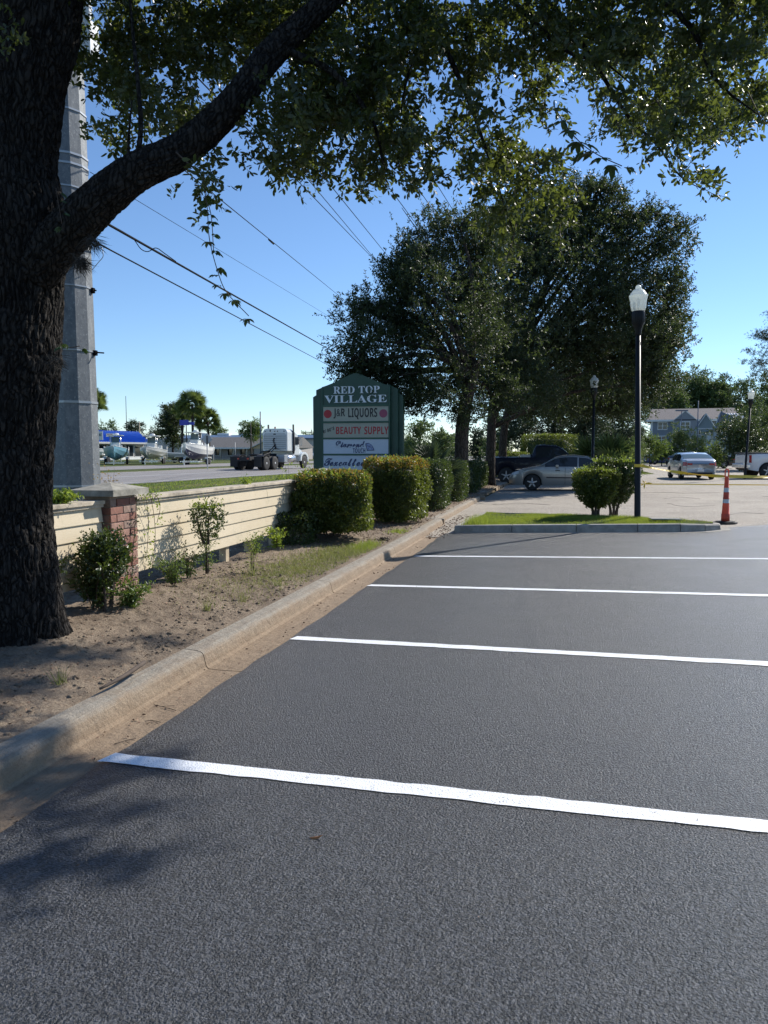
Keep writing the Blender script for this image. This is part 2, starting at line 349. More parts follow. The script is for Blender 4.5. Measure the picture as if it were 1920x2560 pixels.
def grid(name, xs, ys, zf, m, parent=None, edge=None):
    X, Y = np.meshgrid(xs, ys); 
    if edge is not None: X = X + edge(X, Y)
    Z = zf(X, Y); V = np.stack([X, Y, Z], -1).reshape(-1, 3)
    nx, ny = len(xs), len(ys); i = np.arange(nx * ny).reshape(ny, nx)
    F = np.stack([i[:-1, :-1], i[:-1, 1:], i[1:, 1:], i[1:, :-1]], -1).reshape(-1, 4)
    return raw(name, V, F, m, parent, True)
def unit(v): return v / np.maximum(np.linalg.norm(v, axis=-1, keepdims=True), 1e-9)
def leaf_arrays(C, D, L, W, fold=.25, fine=False):
    """C base points, D unit directions; returns V,F of folded leaves."""
    n = len(C); L = np.broadcast_to(L, (n,))[:, None]; W = np.broadcast_to(W, (n,))[:, None]
    q = unit(rng.normal(size=(n, 3))); S = unit(np.cross(D, q)); Nn = np.cross(S, D)
    if not fine:
        P = [C, C + D * L * .5 + S * W * .5 + Nn * W * fold, C + D * L, C + D * L * .5 - S * W * .5 + Nn * W * fold]
        V = np.stack(P, 1).reshape(-1, 3); b = np.arange(n)[:, None] * 4
        return V, np.concatenate([b + [[0, 1, 2]], b + [[0, 2, 3]]], 1).reshape(-1, 3)
    dr = -Nn * L * .12
    P = [C, C + D * L * .33 + S * W * .46 + Nn * W * fold, C + D * L * .68 + S * W * .42 + Nn * W * fold + dr * .4, C + D * L + dr,
         C + D * L * .68 - S * W * .42 + Nn * W * fold + dr * .4, C + D * L * .33 - S * W * .46 + Nn * W * fold, C + D * L * .5]
    V = np.stack(P, 1).reshape(-1, 3); b = np.arange(n)[:, None] * 7
    return V, np.concatenate([b + [[0, 1, 6]], b + [[1, 2, 6]], b + [[2, 3, 6]], b + [[3, 4, 6]], b + [[4, 5, 6]], b + [[5, 0, 6]]], 1).reshape(-1, 3)
def oval_arrays(C, D, L, W, fold=.12):
    n = len(C); L = np.broadcast_to(L, (n,))[:, None]; W = np.broadcast_to(W, (n,))[:, None]
    q = unit(rng.normal(size=(n, 3))); S = unit(np.cross(D, q)); Nn = np.cross(S, D)
    P = [C, C + D * L * .42 + S * W * .42 + Nn * W * fold, C + D * L * .78 + S * W * .38 + Nn * W * fold, C + D * L, C + D * L * .78 - S * W * .38 + Nn * W * fold, C + D * L * .42 - S * W * .42 + Nn * W * fold]
    V = np.stack(P, 1).reshape(-1, 3); b = np.arange(n)[:, None] * 6
    return V, np.concatenate([b + [[0, 1, 5]], b + [[1, 2, 4]], b + [[1, 4, 5]], b + [[2, 3, 4]]], 1).reshape(-1, 3)
def spray_leaves(base, dirs, length, n_leaf, L, W, spread=.9, fine=False, curl=.25):
    """leaves set along twigs that start at base and run along dirs"""
    m = len(base); u = np.tile(np.linspace(.12, 1, n_leaf), m); B = np.repeat(base, n_leaf, 0); D = np.repeat(dirs, n_leaf, 0)
    ln = np.repeat(np.broadcast_to(length, (m,)), n_leaf)
    dr = np.repeat(unit(rng.normal(size=(m, 3))) * curl, n_leaf, 0); dr[:, 2] -= .12
    C = B + D * (ln * u)[:, None] + dr * (ln * u * u)[:, None] + rng.normal(size=B.shape) * .006
    side = unit(rng.normal(size=B.shape)); LD = unit(D * .6 + side * spread)
    sc = rng.uniform(.65, 1.15, len(C)) * (1 - .25 * (u > .97))
    return oval_arrays(C, LD, L * sc, W * sc) if fine == 'oval' else leaf_arrays(C, LD, L * sc, W * sc, .22, fine)
def twig_arrays(base, dirs, length, r):
    m = len(base); q = unit(np.cross(dirs, rng.normal(size=(m, 3)))); s = np.cross(dirs, q); V = []
    tip = base + dirs * np.broadcast_to(length, (m,))[:, None]
    for a in (0, 2.1, 4.2): V.append(base + (q * math.cos(a) + s * math.sin(a)) * r)
    V.append(tip); V = np.stack(V, 1).reshape(-1, 3); b = np.arange(m)[:, None] * 4
    return V, np.concatenate([b + [[0, 1, 3]], b + [[1, 2, 3]], b + [[2, 0, 3]]], 1).reshape(-1, 3)
def cat_arr(parts):
    V = []; F = []; k = 0
    for v, f in parts: V.append(v); F.append(f + k); k += len(v)
    return np.concatenate(V), np.concatenate(F)
def blades(P, h, wd, lean=.5):
    n = len(P); h = np.broadcast_to(h, (n,))[:, None] * rng.uniform(.5, 1.2, (n, 1)); a = rng.uniform(0, 6.283, n)
    S = np.stack([np.cos(a), np.sin(a), 0 * a], 1); b_ = rng.uniform(0, 6.283, n); Ln = np.stack([np.cos(b_), np.sin(b_), 0 * b_], 1) * lean * rng.random((n, 1))
    up = np.array([[0, 0, 1.0]])
    V = np.stack([P - S * wd / 2, P + S * wd / 2, P + h * (up + Ln)], 1).reshape(-1, 3)
    return V, np.arange(3 * n).reshape(-1, 3)
def bend(pts, n=8):
    """Catmull-Rom through points"""
    P = [np.array(p, float) for p in pts]; P = [2 * P[0] - P[1]] + P + [2 * P[-1] - P[-2]]; o = []
    for i in range(1, len(P) - 2):
        for k in range(n):
            t = k / n; o.append(.5 * ((2 * P[i]) + (-P[i-1] + P[i+1]) * t + (2*P[i-1] - 5*P[i] + 4*P[i+1] - P[i+2]) * t*t + (-P[i-1] + 3*P[i] - 3*P[i+1] + P[i+2]) * t**3))
    o.append(P[-2]); return o
def text_obj(s, style, x0, x1, z0, z1, m, parent, y=0.0, depth=.006, name='lettering', rot=0, bold=0):
    def cv(ch):
        if style == 'serif' and ch.isupper(): return chr(0x1D400 + ord(ch) - 65)
        if style == 'sansb' and ch.isupper(): return chr(0x1D5D4 + ord(ch) - 65)
        if style == 'script' and ch.isalpha(): return chr((0x1D4D0 + ord(ch) - 65) if ch.isupper() else (0x1D4EA + ord(ch) - 97))
        return ch
    c = bpy.data.curves.new('t', 'FONT'); c.body = ''.join(cv(q) for q in s); c.extrude = .5; c.offset = bold; c.resolution_u = 3
    o = bpy.data.objects.new('t', c); COL.objects.link(o); bpy.context.view_layer.update()
    me = bpy.data.meshes.new_from_object(o.evaluated_get(bpy.context.evaluated_depsgraph_get())); bpy.data.objects.remove(o); bpy.data.curves.remove(c)
    V = np.empty(len(me.vertices) * 3, np.float32); me.vertices.foreach_get('co', V); V = V.reshape(-1, 3)
    a, b = V.min(0), V.max(0); X = (V[:, 0] - a[0]) / (b[0] - a[0]) * (x1 - x0) + x0; Z = (V[:, 1] - a[1]) / (b[1] - a[1]) * (z1 - z0) + z0
    if rot: Z = Z + (X - x0) * rot
    Y = y - depth / 2 - (V[:, 2]) * depth
    me.vertices.foreach_set('co', np.stack([X, Y, Z], 1).ravel().astype(np.float32)); me.update(); me.materials.clear(); me.materials.append(MT[m]); me.name = name
    q = bpy.data.objects.new(name, me); return link(q, parent)

# ================================================================ THE SETTING
g = raw('ground', [(-4000, -4000, -.04), (4000, -4000, -.04), (4000, 4000, -.04), (-4000, 4000, -.04)], [(0, 1, 2, 3)], 'ground'); struct(g)
def yb(x): return np.interp(x, [-3, 2.1, 2.9, 3.9, 6, 60], [14.68, 14.72, 15.45, 16.1, 16.9, 21])
xs = np.unique(np.concatenate([np.linspace(-2.29, -2.0, 6), np.linspace(-2, 8, 60), np.linspace(8, 40, 12)])); vs_ = np.linspace(0, 1, 260)
X, V_ = np.meshgrid(xs, vs_); Y = -5 + (yb(X) + 5) * V_
jit = (fbm(np.stack([X * 0, Y, Y * 0 + 3], -1), 3.0, 4) * .014 + fbm(np.stack([X * 0, Y, Y * 0 + 9], -1), .5, 2) * .02) * np.clip((-2.1 - X) / .19, 0, 1)
P = np.stack([X + jit, Y, lot_z(X, Y) + .006 * np.clip((X + 2.29) / .05, 0, 1) + .003], -1)
ii = np.arange(X.size).reshape(X.shape)
newlot = raw('fresh_asphalt_parking_lot', P.reshape(-1, 3), np.stack([ii[:-1, :-1], ii[:-1, 1:], ii[1:, 1:], ii[1:, :-1]], -1).reshape(-1, 4), 'asphalt', None, True); struct(newlot)
oldlot = grid('worn_asphalt_lane', np.concatenate([np.linspace(-2.75, 12, 30), [60]]), np.concatenate([np.linspace(14, 40, 40), np.linspace(42, 96, 20)]), lambda X, Y: lot_z(X, Y) - .002, 'oldasphalt'); struct(oldlot)
# painted bay lines: end points surveyed from the photograph
for k, (xa, ya, xb, yb_) in enumerate(((-2.32, 3.40, 9.0, 3.37), (-2.26, 6.03, 9.0, 5.80), (-2.28, 8.66, 9.0, 8.43), (-2.24, 11.27, 9.0, 10.98))):
    n = 260; x = np.linspace(xa, xb, n); yc = ya + (x - xa) / (xb - xa) * (yb_ - ya); V = []
    hw = .057
    e1 = fbm(np.stack([x, x * 0 + k, x * 0], -1), 9, 4) * .006; e2 = fbm(np.stack([x, x * 0 + k + 5, x * 0], -1), 9, 4) * .006
    ya_ = yc - hw + e1; yb2 = yc + hw + e2; sk = np.linspace(0, 1, n) < -1
    A = np.stack([x, ya_, lot_z(x, ya_) + .0135], 1); B = np.stack([x + .03, yb2, lot_z(x, yb2) + .0135], 1)
    j = np.arange(n - 1); F = np.stack([j, j + 1, j + 1 + n, j + n], 1)
    raw('painted_line', np.concatenate([A, B]), F, 'paint', newlot, False)
# kerb and gutter, one part per cast length
kerb = bpy.data.objects.new('kerb', None); COL.objects.link(kerb); struct(kerb)
def kerb_seg(y0, y1, dx, gutter=True):
    prof = [(-2.24, -.09), (-2.24, -.008), (-2.42, -.012), (-2.555, -.008), (-2.575, .01), (-2.595, .09), (-2.605, .108), (-2.622, .119), (-2.65, .125), (-2.755, .130), (-2.77, .122), (-2.77, -.09)]
    if not gutter: prof = [(-2.57, -.09)] + prof[4:]
    n = max(4, int((y1 - y0) / .12)); V = []; F = []; m = len(prof)
    for i in range(n + 1):
        y = y0 + .005 + (y1 - y0 - .010) * i / n
        for (x, z) in prof:
            p = np.array([x, y, z]); d = fbm(p, 4, 4) * .006 + vnoise(p, .8) * .006
            V.append((x + dx + (d if x < -2.5 else 0), y, z + (d * .6 if z > 0.02 else d * .25)))
    for i in range(n):
        for k in range(m): F.append((i * m + k, (i + 1) * m + k, (i + 1) * m + (k + 1) % m, i * m + (k + 1) % m))
    F += [tuple(range(m)), tuple(range(n * m, n * m + m))[::-1]]
    return raw('kerb_segment', V, F, 'curb', kerb, False)
for y0, y1, dx, gu in ((-4.5, 1.0, 0, 1), (1.0, 5.07, 0, 1), (5.07, 8.2, 0, 1), (8.2, 11.5, 0, 1), (11.5, 14.6, 0, 1), (14.6, 16.6, -.03, 1), (16.6, 19.6, -.16, 0), (19.6, 22.4, -.16, 0), (22.4, 25.2, -.17, 0), (25.2, 28.2, -.34, 0), (28.2, 31.5, -.30, 0), (31.5, 35, -.22, 0), (35, 38.5, -.18, 0), (38.5, 43, -.5, 0)):
    kerb_seg(y0, y1, dx, gu)
for yj in (16.6, 25.2):
    b = MB().box(-3.02, -2.6, yj - .12, yj + .02, -.05, .128); o = b.build('kerb_segment', 'curb', kerb, bevel=.012)
# soil bed between kerb and wall
def soil_z(X, Y):
    P = np.stack([X, Y, X * 0], -1)
    z = .120 + .045 * np.clip((-2.85 - X) / 1.2, 0, 1) + .05 * np.clip((-4.6 - X) / 2, 0, 1) + .04 * np.exp(-((X + 4.1) ** 2 + (Y - 6.4) ** 2) / .3)
    k = np.clip((-2.77 - X) / .10, 0, 1)
    z = z + k * (fbm(P, 1.3, 3) * .018 + fbm(P, 7, 4, 4) * .011 + np.maximum(fbm(P, 16, 3, 2), 0) ** 1.5 * .022)
    d = np.hypot(X + 3.98, Y - 4.8); z = z + .07 * np.exp(-((d / .62) ** 2))
    z = z - .03 * np.exp(-((X + 3.0) ** 2) / .01) * 0
    return z
near = grid('soil_bed', np.concatenate([np.arange(-6.5, -4.6, .06), np.arange(-4.6, -2.745, .018)]), np.arange(1.5, 14.5, .024), soil_z, 'soil'); struct(near)
far = grid('soil_bed', np.arange(-5.2, -2.8, .08), np.arange(14.45, 45, .11), lambda X, Y: soil_z(X, Y) - .003, 'soil'); struct(far)
nb = grid('soil_bed', np.arange(-7, -2.74, .2), np.arange(-6, 1.7, .2), lambda X, Y: soil_z(X, Y) - .004, 'soil'); struct(nb)
# verge, roads, median beyond the wall (highway frame)
HA = R_(5.5); hu = np.array([math.sin(HA), math.cos(HA)]); hn = np.array([-math.cos(HA), math.sin(HA)]); HP = np.array([-18.35, 29.5])
def hw(s, n_, z=0.0): q = HP + hu * s + hn * n_; return (q[0], q[1], z)
def hband(name, n0, n1, z, m, wob=.0, s0=-60, s1=420, kind='structure'):
    S = np.concatenate([np.arange(s0, 120, 1.2), np.arange(120, s1, 6)]); A = []; B = []
    w0 = fbm(np.stack([S, S * 0 + n0, S * 0], -1), .6, 3) * wob; w1 = fbm(np.stack([S, S * 0 + n1 + 4, S * 0], -1), .6, 3) * wob
    A = np.array([hw(s, n0 + a, z) for s, a in zip(S, w0)]); B = np.array([hw(s, n1 + a, z) for s, a in zip(S, w1)]); j = np.arange(len(S) - 1); k = len(S)
    o = raw(name, np.concatenate([A, B]), np.stack([j, j + 1, j + 1 + k, j + k], 1), m); o['kind'] = kind; return o
v = raw('verge', [(-4.75, -60, .19), (-5.0, 14.4, .19), (-5.1, 450, .19), (-330, 450, .19), (-330, -60, .19)], [(0, 1, 2, 3, 4)], 'verge'); struct(v)
road = hband('road', 0, 12.3, .205, 'road', .12)
road2 = hband('far_road', 17.2, 26.5, .205, 'road', .15)
hband('lane_line', 6.1, 6.22, .212, 'wtrim', 0)
hband('lane_line', .55, .67, .212, 'wtrim', 0)
hband('gravel_shoulder', 12.3, 12.75, .209, 'capboard', .12)
# kerbed grass island
isl_out = [(-2.12, 14.66), (-1.0, 14.66), (.2, 14.66), (1.3, 14.66), (2.05, 14.68), (2.5, 14.80), (2.80, 15.05), (2.86, 15.35), (2.68, 15.66), (2.25, 15.98), (1.5, 16.42), (.7, 16.98), (-.3, 17.5), (-1.2, 17.86), (-1.92, 18.1), (-2.02, 17.0), (-2.08, 15.8)]
O = np.array(isl_out); cen = np.array([.2, 16.1]); n = len(O)
tn = np.roll(O, -1, 0) - np.roll(O, 1, 0); nn_ = unit(np.stack([-tn[:, 1], tn[:, 0]], 1)); I = O + nn_ * .15
isl = bpy.data.objects.new('kerbed_island', None); COL.objects.link(isl); struct(isl)
hcap = np.interp(O[:, 0], [-3, 2.0, 2.7, 3], [.155, .155, .12, .10])
for i in range(n):
    j = (i + 1) % n; V = []
    for q in (i, j):
        oth = j if q == i else i; sh = (O[oth] - O[q]); sh = sh / np.linalg.norm(sh) * .006
        zo = float(lot_z(*O[q])); h = hcap[q]
        for p, z in ((O[q] + nn_[q] * -.0, zo - .03), (O[q] + nn_[q] * .02, zo + h - .02), (O[q] + nn_[q] * .04, zo + h), (I[q], zo + h + .004), (I[q], zo - .03)): V.append((p[0] + sh[0], p[1] + sh[1], z))
    F = [(k, k + 1, k + 6, k + 5) for k in range(4)] + [(4, 0, 5, 9), (4, 3, 2, 1, 0), (5, 6, 7, 8, 9)]
    raw('kerb_segment', V, F, 'islecurb', isl)
# concrete gutter lip before the island
lip = np.array([(p[0] + d[0] * -1, p[1] + d[1] * -1) for p, d in zip(O, nn_ * .17)])
ids = [16, 0, 1, 2, 3, 4, 5, 6, 7]; V = [(O[i][0], O[i][1], float(lot_z(*O[i])) + .016) for i in ids] + [(lip[i][0], lip[i][1], float(lot_z(*lip[i])) + .014) for i in ids]
raw('gutter_strip', V, [(k, k + 9, k + 10, k + 1) for k in range(8)], 'islecurb', isl)
def isl_z(x, y): return lot_z(x, y) + .135 + .012 * vnoise(np.stack([x, y, np.asarray(x) * 0], -1), 1.7)
gx, gy = np.meshgrid(np.linspace(-2.1, 2.8, 60), np.linspace(14.7, 18, 45)); pts = np.stack([gx.ravel(), gy.ravel()], 1)
def inside(P, poly):
    r = np.zeros(len(P), bool); n = len(poly)
    for i in range(n):
        a, b = poly[i], poly[(i + 1) % n]; c = (a[1] > P[:, 1]) != (b[1] > P[:, 1])
        with np.errstate(divide='ignore', invalid='ignore'): xx = (b[0] - a[0]) * (P[:, 1] - a[1]) / (b[1] - a[1]) + a[0]
        r ^= c & (P[:, 0] < xx)
    return r
ctr = I.mean(0); rings = []
for k in range(9): q = ctr + (I - ctr) * (k / 8); rings.append(np.stack([q[:, 0], q[:, 1], isl_z(q[:, 0], q[:, 1])], 1))
V = np.concatenate(rings); F = []
for k in range(8):
    for i in range(n): F.append((k * n + i, k * n + (i + 1) % n, (k + 1) * n + (i + 1) % n, (k + 1) * n + i))
raw('island_turf', V, [f[::-1] for f in F], 'grass', isl, True)
Pq = rng.uniform((-2.2, 14.7), (2.9, 18.2), (90000, 2)); Pq = Pq[inside(Pq, I)]
dn = fbm(np.stack([Pq[:, 0], Pq[:, 1], Pq[:, 0] * 0], 1), 1.6, 3); keep = rng.random(len(Pq)) < np.clip(.75 + dn * .9 - .5 * (Pq[:, 0] > 1.4), .12, 1); Pq = Pq[keep]; dn = dn[keep]
V, F = blades(np.stack([Pq[:, 0], Pq[:, 1], isl_z(Pq[:, 0], Pq[:, 1]) - .004], 1), .045 + .03 * np.clip(dn, 0, 1), .006, .8)
tag(raw('lawn_grass', V, F, 'grassb'), 'short sunlit grass growing on the kerbed parking island', 'grass', kind='stuff')
Pq = rng.normal((-1.75, 15.3), (.16, .5), (1600, 2)); Pq = Pq[inside(Pq, I)]
V, F = blades(np.stack([Pq[:, 0], Pq[:, 1], isl_z(Pq[:, 0], Pq[:, 1])], 1), .16, .006, .6)
tag(raw('tall_grass', V, F, 'grassb'), 'taller unmown grass tuft at the near left end of the island', 'grass', kind='stuff')
# roadside blades beyond the wall
q = rng.uniform((-22, 9), (-5.2, 60), (60000, 2)); s_ = (q - HP) @ hn; q = q[(s_ < -.1)]
V, F = blades(np.stack([q[:, 0], q[:, 1], q[:, 0] * 0 + .185], 1), .07, .022, .9)
tag(raw('roadside_grass', V, F, 'grassb'), 'mown roadside grass between the timber wall and the highway', 'grass', kind='stuff')

# ================================================================ WALL, PILLARS, STEEL POLE
WX = -4.30
def pillar(y0, label, detail=True):
    t = thing('brick_pillar', label, 'pillar', (-4.35, y0 + .23, .16), 0, 'brick pillars of the timber wall')
    MB().box(-.135, .135, -.215, .215, -.05, 1.02).build('mortar_core', 'mortar', t)
    bh, jt = .066, .0105; me = {}
    for c in range(13):
        z = .0 + c * (bh + jt); off = (c % 2)
        rows = []
        fr = [(-.226, -.02), (-.01, .226)] if off else [(-.226, -.13), (-.12, .09), (.10, .226)]
        for a, b in fr:
            rows.append((.128, .150, a + .001, b - .001)); rows.append((-.150, -.128, a + .001, b - .001))
        sd_ = [(-.127, .012), (.022, .127)] if off else [(-.127, -.022), (-.012, .127)]
        for a, b in sd_: rows.append((a, b, -.2265, -.205)); rows.append((a, b, .205, .2265))
        for x0, x1, ya, yb__ in rows:
            k = (round(x1 - x0, 3), round(yb__ - ya, 3))
            if k not in me:
                dx, dy = (x1 - x0) / 2, (yb__ - ya) / 2; o = MB().box(-dx, dx, -dy, dy, 0, bh).build('brick', 'brick', t, bevel=.004); me[k] = o
            else: o = me[k].copy(); COL.objects.link(o)
            o.location = ((x0 + x1) / 2 + random.uniform(-.002, .002), (ya + yb__) / 2 + random.uniform(-.002, .002), z + random.uniform(-.0015, .0015)); o.rotation_euler = (0, 0, random.uniform(-.012, .012)); o.parent = t
    V = []; a, b = .235, .31
    for h, k in ((1.018, 1), (1.076, 1)): V += [(-a * k, -b * k, h), (a * k, -b * k, h), (a * k, b * k, h), (-a * k, b * k, h)]
    V.append((0, 0, 1.145)); raw('coping_cap', V, [(3, 2, 1, 0), (0, 1, 5, 4), (1, 2, 6, 5), (2, 3, 7, 6), (3, 0, 4, 7), (4, 5, 8), (5, 6, 8), (6, 7, 8), (7, 4, 8)], 'cap', t)
    return t
pillar(6.38, 'brick pillar with pyramid concrete cap beside the big tree trunk')
pillar(13.10, 'brick pillar whose cap just shows over the first clipped hedge')
def timber_wall(y0, y1, label, posts):
    t = thing('timber_wall', label, 'wall', (WX, (y0 + y1) / 2, 0), 0, 'cream lap board wall sections')
    L0, L1 = y0 - (y0 + y1) / 2, y1 - (y0 + y1) / 2
    for c in range(5):
        z0 = .365 + c * .142; segs = [(L0, L1)]
        if L1 - L0 > 3: cut = L0 + (L1 - L0) * (.48, .52, .60, .35, .585)[c] if c in (3, 4) else None; segs = [(L0, cut - .004), (cut + .004, L1)] if cut else segs
        for a, b in segs:
            N_ = max(2, int((b - a) / .3)); V = []
            for i in range(N_ + 1):
                y = a + (b - a) * i / N_; wv = .003 * vnoise(np.array([y, c * 3.1, 0]), 1.3)
                for x, z in ((.026 + wv, z0), (.028 + wv, z0 + .006), (.009, z0 + .158), (-.004, z0 + .158), (.012, z0)): V.append((x, y, z))
            F = []
            for i in range(N_):
                for k in range(5): F.append((i * 5 + k, (i + 1) * 5 + k, (i + 1) * 5 + (k + 1) % 5, i * 5 + (k + 1) % 5))
            F += [(4, 3, 2, 1, 0), tuple(N_ * 5 + k for k in range(5))]
            raw('lap_board', V, F, 'siding', t)
    b = MB().box(.0, .042, L0, L1, 1.075, 1.105); b.build('trim_board', 'capboard', t, bevel=.003)
    b = MB(); nseg = 3 if L1 - L0 > 3 else 1
    for i in range(nseg): b = MB().box(-.17, .062, L0 + (L1 - L0) * i / nseg + .003, L0 + (L1 - L0) * (i + 1) / nseg - .003, 1.105, 1.142); b.build('cap_board', 'capboard', t, bevel=.004)
    for p in posts: MB().box(-.11, -.012, p - .05 - (y0 + y1) / 2, p + .05 - (y0 + y1) / 2, .05, 1.08).build('timber_post', 'post', t, bevel=.004)
    MB().box(-.125, -.112, L0, L1, .36, 1.08).build('back_board', 'post', t)
    return t
timber_wall(6.86, 13.0, 'long cream lap board wall between the brick pillars, bushes before it', (8.15, 9.15, 9.95, 10.85, 12.0))
timber_wall(5.0, 6.36, 'short cream lap board wall section between the tree trunk and the brick pillar', (5.6,))
timber_wall(13.62, 22, 'cream lap board wall hidden mostly behind the dark hedges', (15, 17, 19, 21))
# steel transmission pole
pc = at(185, 1200, 12); pl = thing('steel_utility_pole', 'massive twelve sided galvanised steel pole with metal bands behind the big tree', 'utility pole', (pc[0], pc[1], .15), 0)
rot0 = YAW + R_(22.2 - 15)
def pr(z): return .415 - .0108 * z
V = []; zz = [0, 16]
def dodeca(r, z, a0=rot0): return [(r * math.cos(a0 + k * math.pi / 6), r * math.sin(a0 + k * math.pi / 6), z) for k in range(12)]
V = dodeca(pr(0), 0) + dodeca(pr(16), 16); raw('pole_shaft', V, [(k, (k + 1) % 12, 12 + (k + 1) % 12, 12 + k) for k in range(12)] + [tuple(range(12, 24))], 'galv', pl)
def py2z(py, t=12): return EYE + (1128 - py) * t / FPX - .15
for py, hh in ((1212, .03), (1008, .035), (884, .018), (731, .02), (500, .022), (447, .03), (424, .03), (322, .025)):
    z = py2z(py); r = pr(z) + .012
    V = dodeca(r, z - hh / 2) + dodeca(r, z + hh / 2) + dodeca(r - .014, z - hh / 2) + dodeca(r - .014, z + hh / 2)
    F = [(k, (k + 1) % 12, 12 + (k + 1) % 12, 12 + k) for k in range(12)] + [(12 + k, 12 + (k + 1) % 12, 36 + (k + 1) % 12, 36 + k) for k in range(12)] + [(24 + k, k, (k + 1) % 12, 24 + (k + 1) % 12)[::-1] for k in range(12)]
    raw('steel_band', V, F, 'ribbed', pl)
rx, ry = _Rt[0], _Rt[1]
for py, L in ((884, .14), (733, .06)):
    z = py2z(py); r = pr(z) + .01; MB().tube([(rx * r, ry * r, z), (rx * (r + L), ry * (r + L), z - .01)], .012, 6).build('clamp_bolt', 'wire', pl)
    MB().box(rx * r - .03, rx * r + .03, ry * r - .03, ry * r + .03, z - .05, z + .03).build('clamp', 'wire', pl, bevel=.006)
b = MB(); zt = py2z(110); X0 = .42
b.box(X0 * rx - .12, X0 * rx + .12, X0 * ry - .12, X0 * ry + .12, zt - .5, zt); b.build('equipment_box', 'insul', pl, bevel=.01)
b = MB(); prof = [(.05, 0)];
for k in range(6): prof += [(.085, .03 + k * .06), (.05, .06 + k * .06)]
b.lathe(prof + [(.03, .44), (.03, .5)], 12, (X0 * rx, X0 * ry, zt)); b.build('insulator', 'insul', pl)
# wires along the highway
def wire(name, label, p0, p1, sag, r, group='overhead wires between the poles', n=26):
    a, b = np.array(p0), np.array(p1); pts = []
    for i in range(n + 1):
        u = (i / n) ** 1.3; p = a * (1 - u) + b * u; p[2] -= sag * 4 * u * (1 - u); pts.append(p)
    tag(MB().tube(pts, r, 5).build(name, 'wire'), label, 'cable', group)
EN = 62
wire('overhead_cable', 'thick lashed black cable sloping down to the right from the steel pole', at(228, 537, 11.8), at(900, 917, EN), .0, .022)
wire('overhead_cable', 'thin cable just below the thick lashed cable', at(232, 602, 11.8), at(900, 955, EN), .0, .013)
wire('overhead_wire', 'faintest wire crossing the sky above the lashed cable', at(225, 430, 12), at(930, 856, EN), .0, .005)
wire('overhead_wire', 'wire with a dark splice passing from the limb to the left tree crown', at(380, 360, 13), at(900, 782, EN), .0, .011)
wire('overhead_wire', 'first of two wires that meet at the crown of the left roadside tree', at(480, 180, 12), at(1010, 726, EN), .0, .012)
wire('overhead_wire', 'second of two wires that meet at the crown, running a little higher', at(470, 90, 13), at(1010, 735, EN), .0, .012)
wire('overhead_wire', 'steep wire ending at the upper left edge of the roadside tree crown', at(650, 245, 14), at(1050, 740, EN), .0, .012)
wire('overhead_wire', 'steep wire left of the two rightmost wires above the tree crown', at(870, 330, 16), at(1120, 668, EN), .0, .013)
wire('overhead_wire', 'wire between the two hanging leaf masses, second from the right', at(960, 350, 18), at(1160, 635, EN), .0, .013)
wire('overhead_wire', 'rightmost short stretch of wire seen above the roadside tree crown', at(1010, 330, 20), at(1200, 633, EN), .0, .014)
# splice and drop loop on cables
p = at(672, 599, 28); p2 = at(684, 610, 29); tag(MB().tube([p, p2], .03, 6).build('cable_splice', 'wire'), 'dark splice sleeve clamped on the wire above the lashed cable', 'cable splice')
lp = [at(*q, 13.5) for q in ((262, 556), (300, 575), (332, 596), (352, 622), (370, 629), (390, 620), (412, 634), (440, 654))]
tag(MB().tube(bend(lp, 5), .008, 5).build('cable_loop', 'wire'), 'slack loop of cable hanging under the thick lashed cable', 'cable')
lp = [at(*q, 11.9) for q in ((254, 617), (258, 640), (246, 656), (231, 674))]
tag(MB().tube(bend(lp, 5), .006, 5).build('drop_wire', 'ribbed'), 'short curved drop wire at the right edge of the steel pole', 'cable')

# ================================================================ SHOPPING CENTRE SIGN
sg = thing('monument_sign', 'dark green RED TOP VILLAGE sign with stacked tenant panels behind the hedges', 'sign', (-6.35, 22.75, .19), R_(1.5))
SC = 80.7
def sz(zy): return EYE + (1128 - (900 + zy * .1808)) / SC - .19
def sx(zx): return (zx - 780) * .002319
top = [(-1.08, sz(372)), (-.93, sz(352)), (-.72, sz(318)), (-.44, sz(262)), (-.2, sz(214)), (-.06, sz(192)), (.06, sz(192)), (.2, sz(214)), (.44, sz(262)), (.74, sz(318)), (.93, sz(352)), (1.08, sz(355))]
MB().prism([(1.08, 0), (-1.08, 0)] + top, -.05, .62).build('front_panel', 'dgreen', sg)
for s_ in (-1, 1):
    a, b = sorted((s_ * 1.075, s_ * 1.30)); zi, zo = sz(366), sz(408)
    MB().prism([(b, 0), (a, 0), (a, zi if s_ > 0 else zo), (b, zo if s_ > 0 else zi)], .07, .52).build('side_panel', 'dgreen', sg)
    a, b = sorted((s_ * 1.295, s_ * 1.44)); zi, zo = sz(462), sz(500)
    MB().prism([(b, 0), (a, 0), (a, zi if s_ > 0 else zo), (b, zo if s_ > 0 else zi)], .19, .42).build('side_panel', 'dgreen', sg)
for x0, x1 in ((-1.08, -1.045), (1.045, 1.08)): MB().box(x0, x1, -.075, -.052, 0, sz(380)).build('edge_trim', 'dgreen2', sg)
panels = []
for (a, b, m) in ((645, 843, 'signcream'), (870, 1068, 'signcream'), (1092, 1290, 'signwhite'), (1315, 1512, 'signwhite')):
    panels.append(MB().box(-1.035, 1.035, -.064, -.053, sz(b), sz(a)).build('tenant_panel', m, sg))
for a, b in ((618, 643), (845, 868), (1070, 1090), (1292, 1313)): MB().box(-1.04, 1.04, -.085, -.053, sz(b), sz(a)).build('divider_bar', 'dgreen2', sg)
text_obj('RED', 'serif', sx(478), sx(768), sz(465), sz(368), 'whitelet', sg, -.052, .02, bold=-.0)
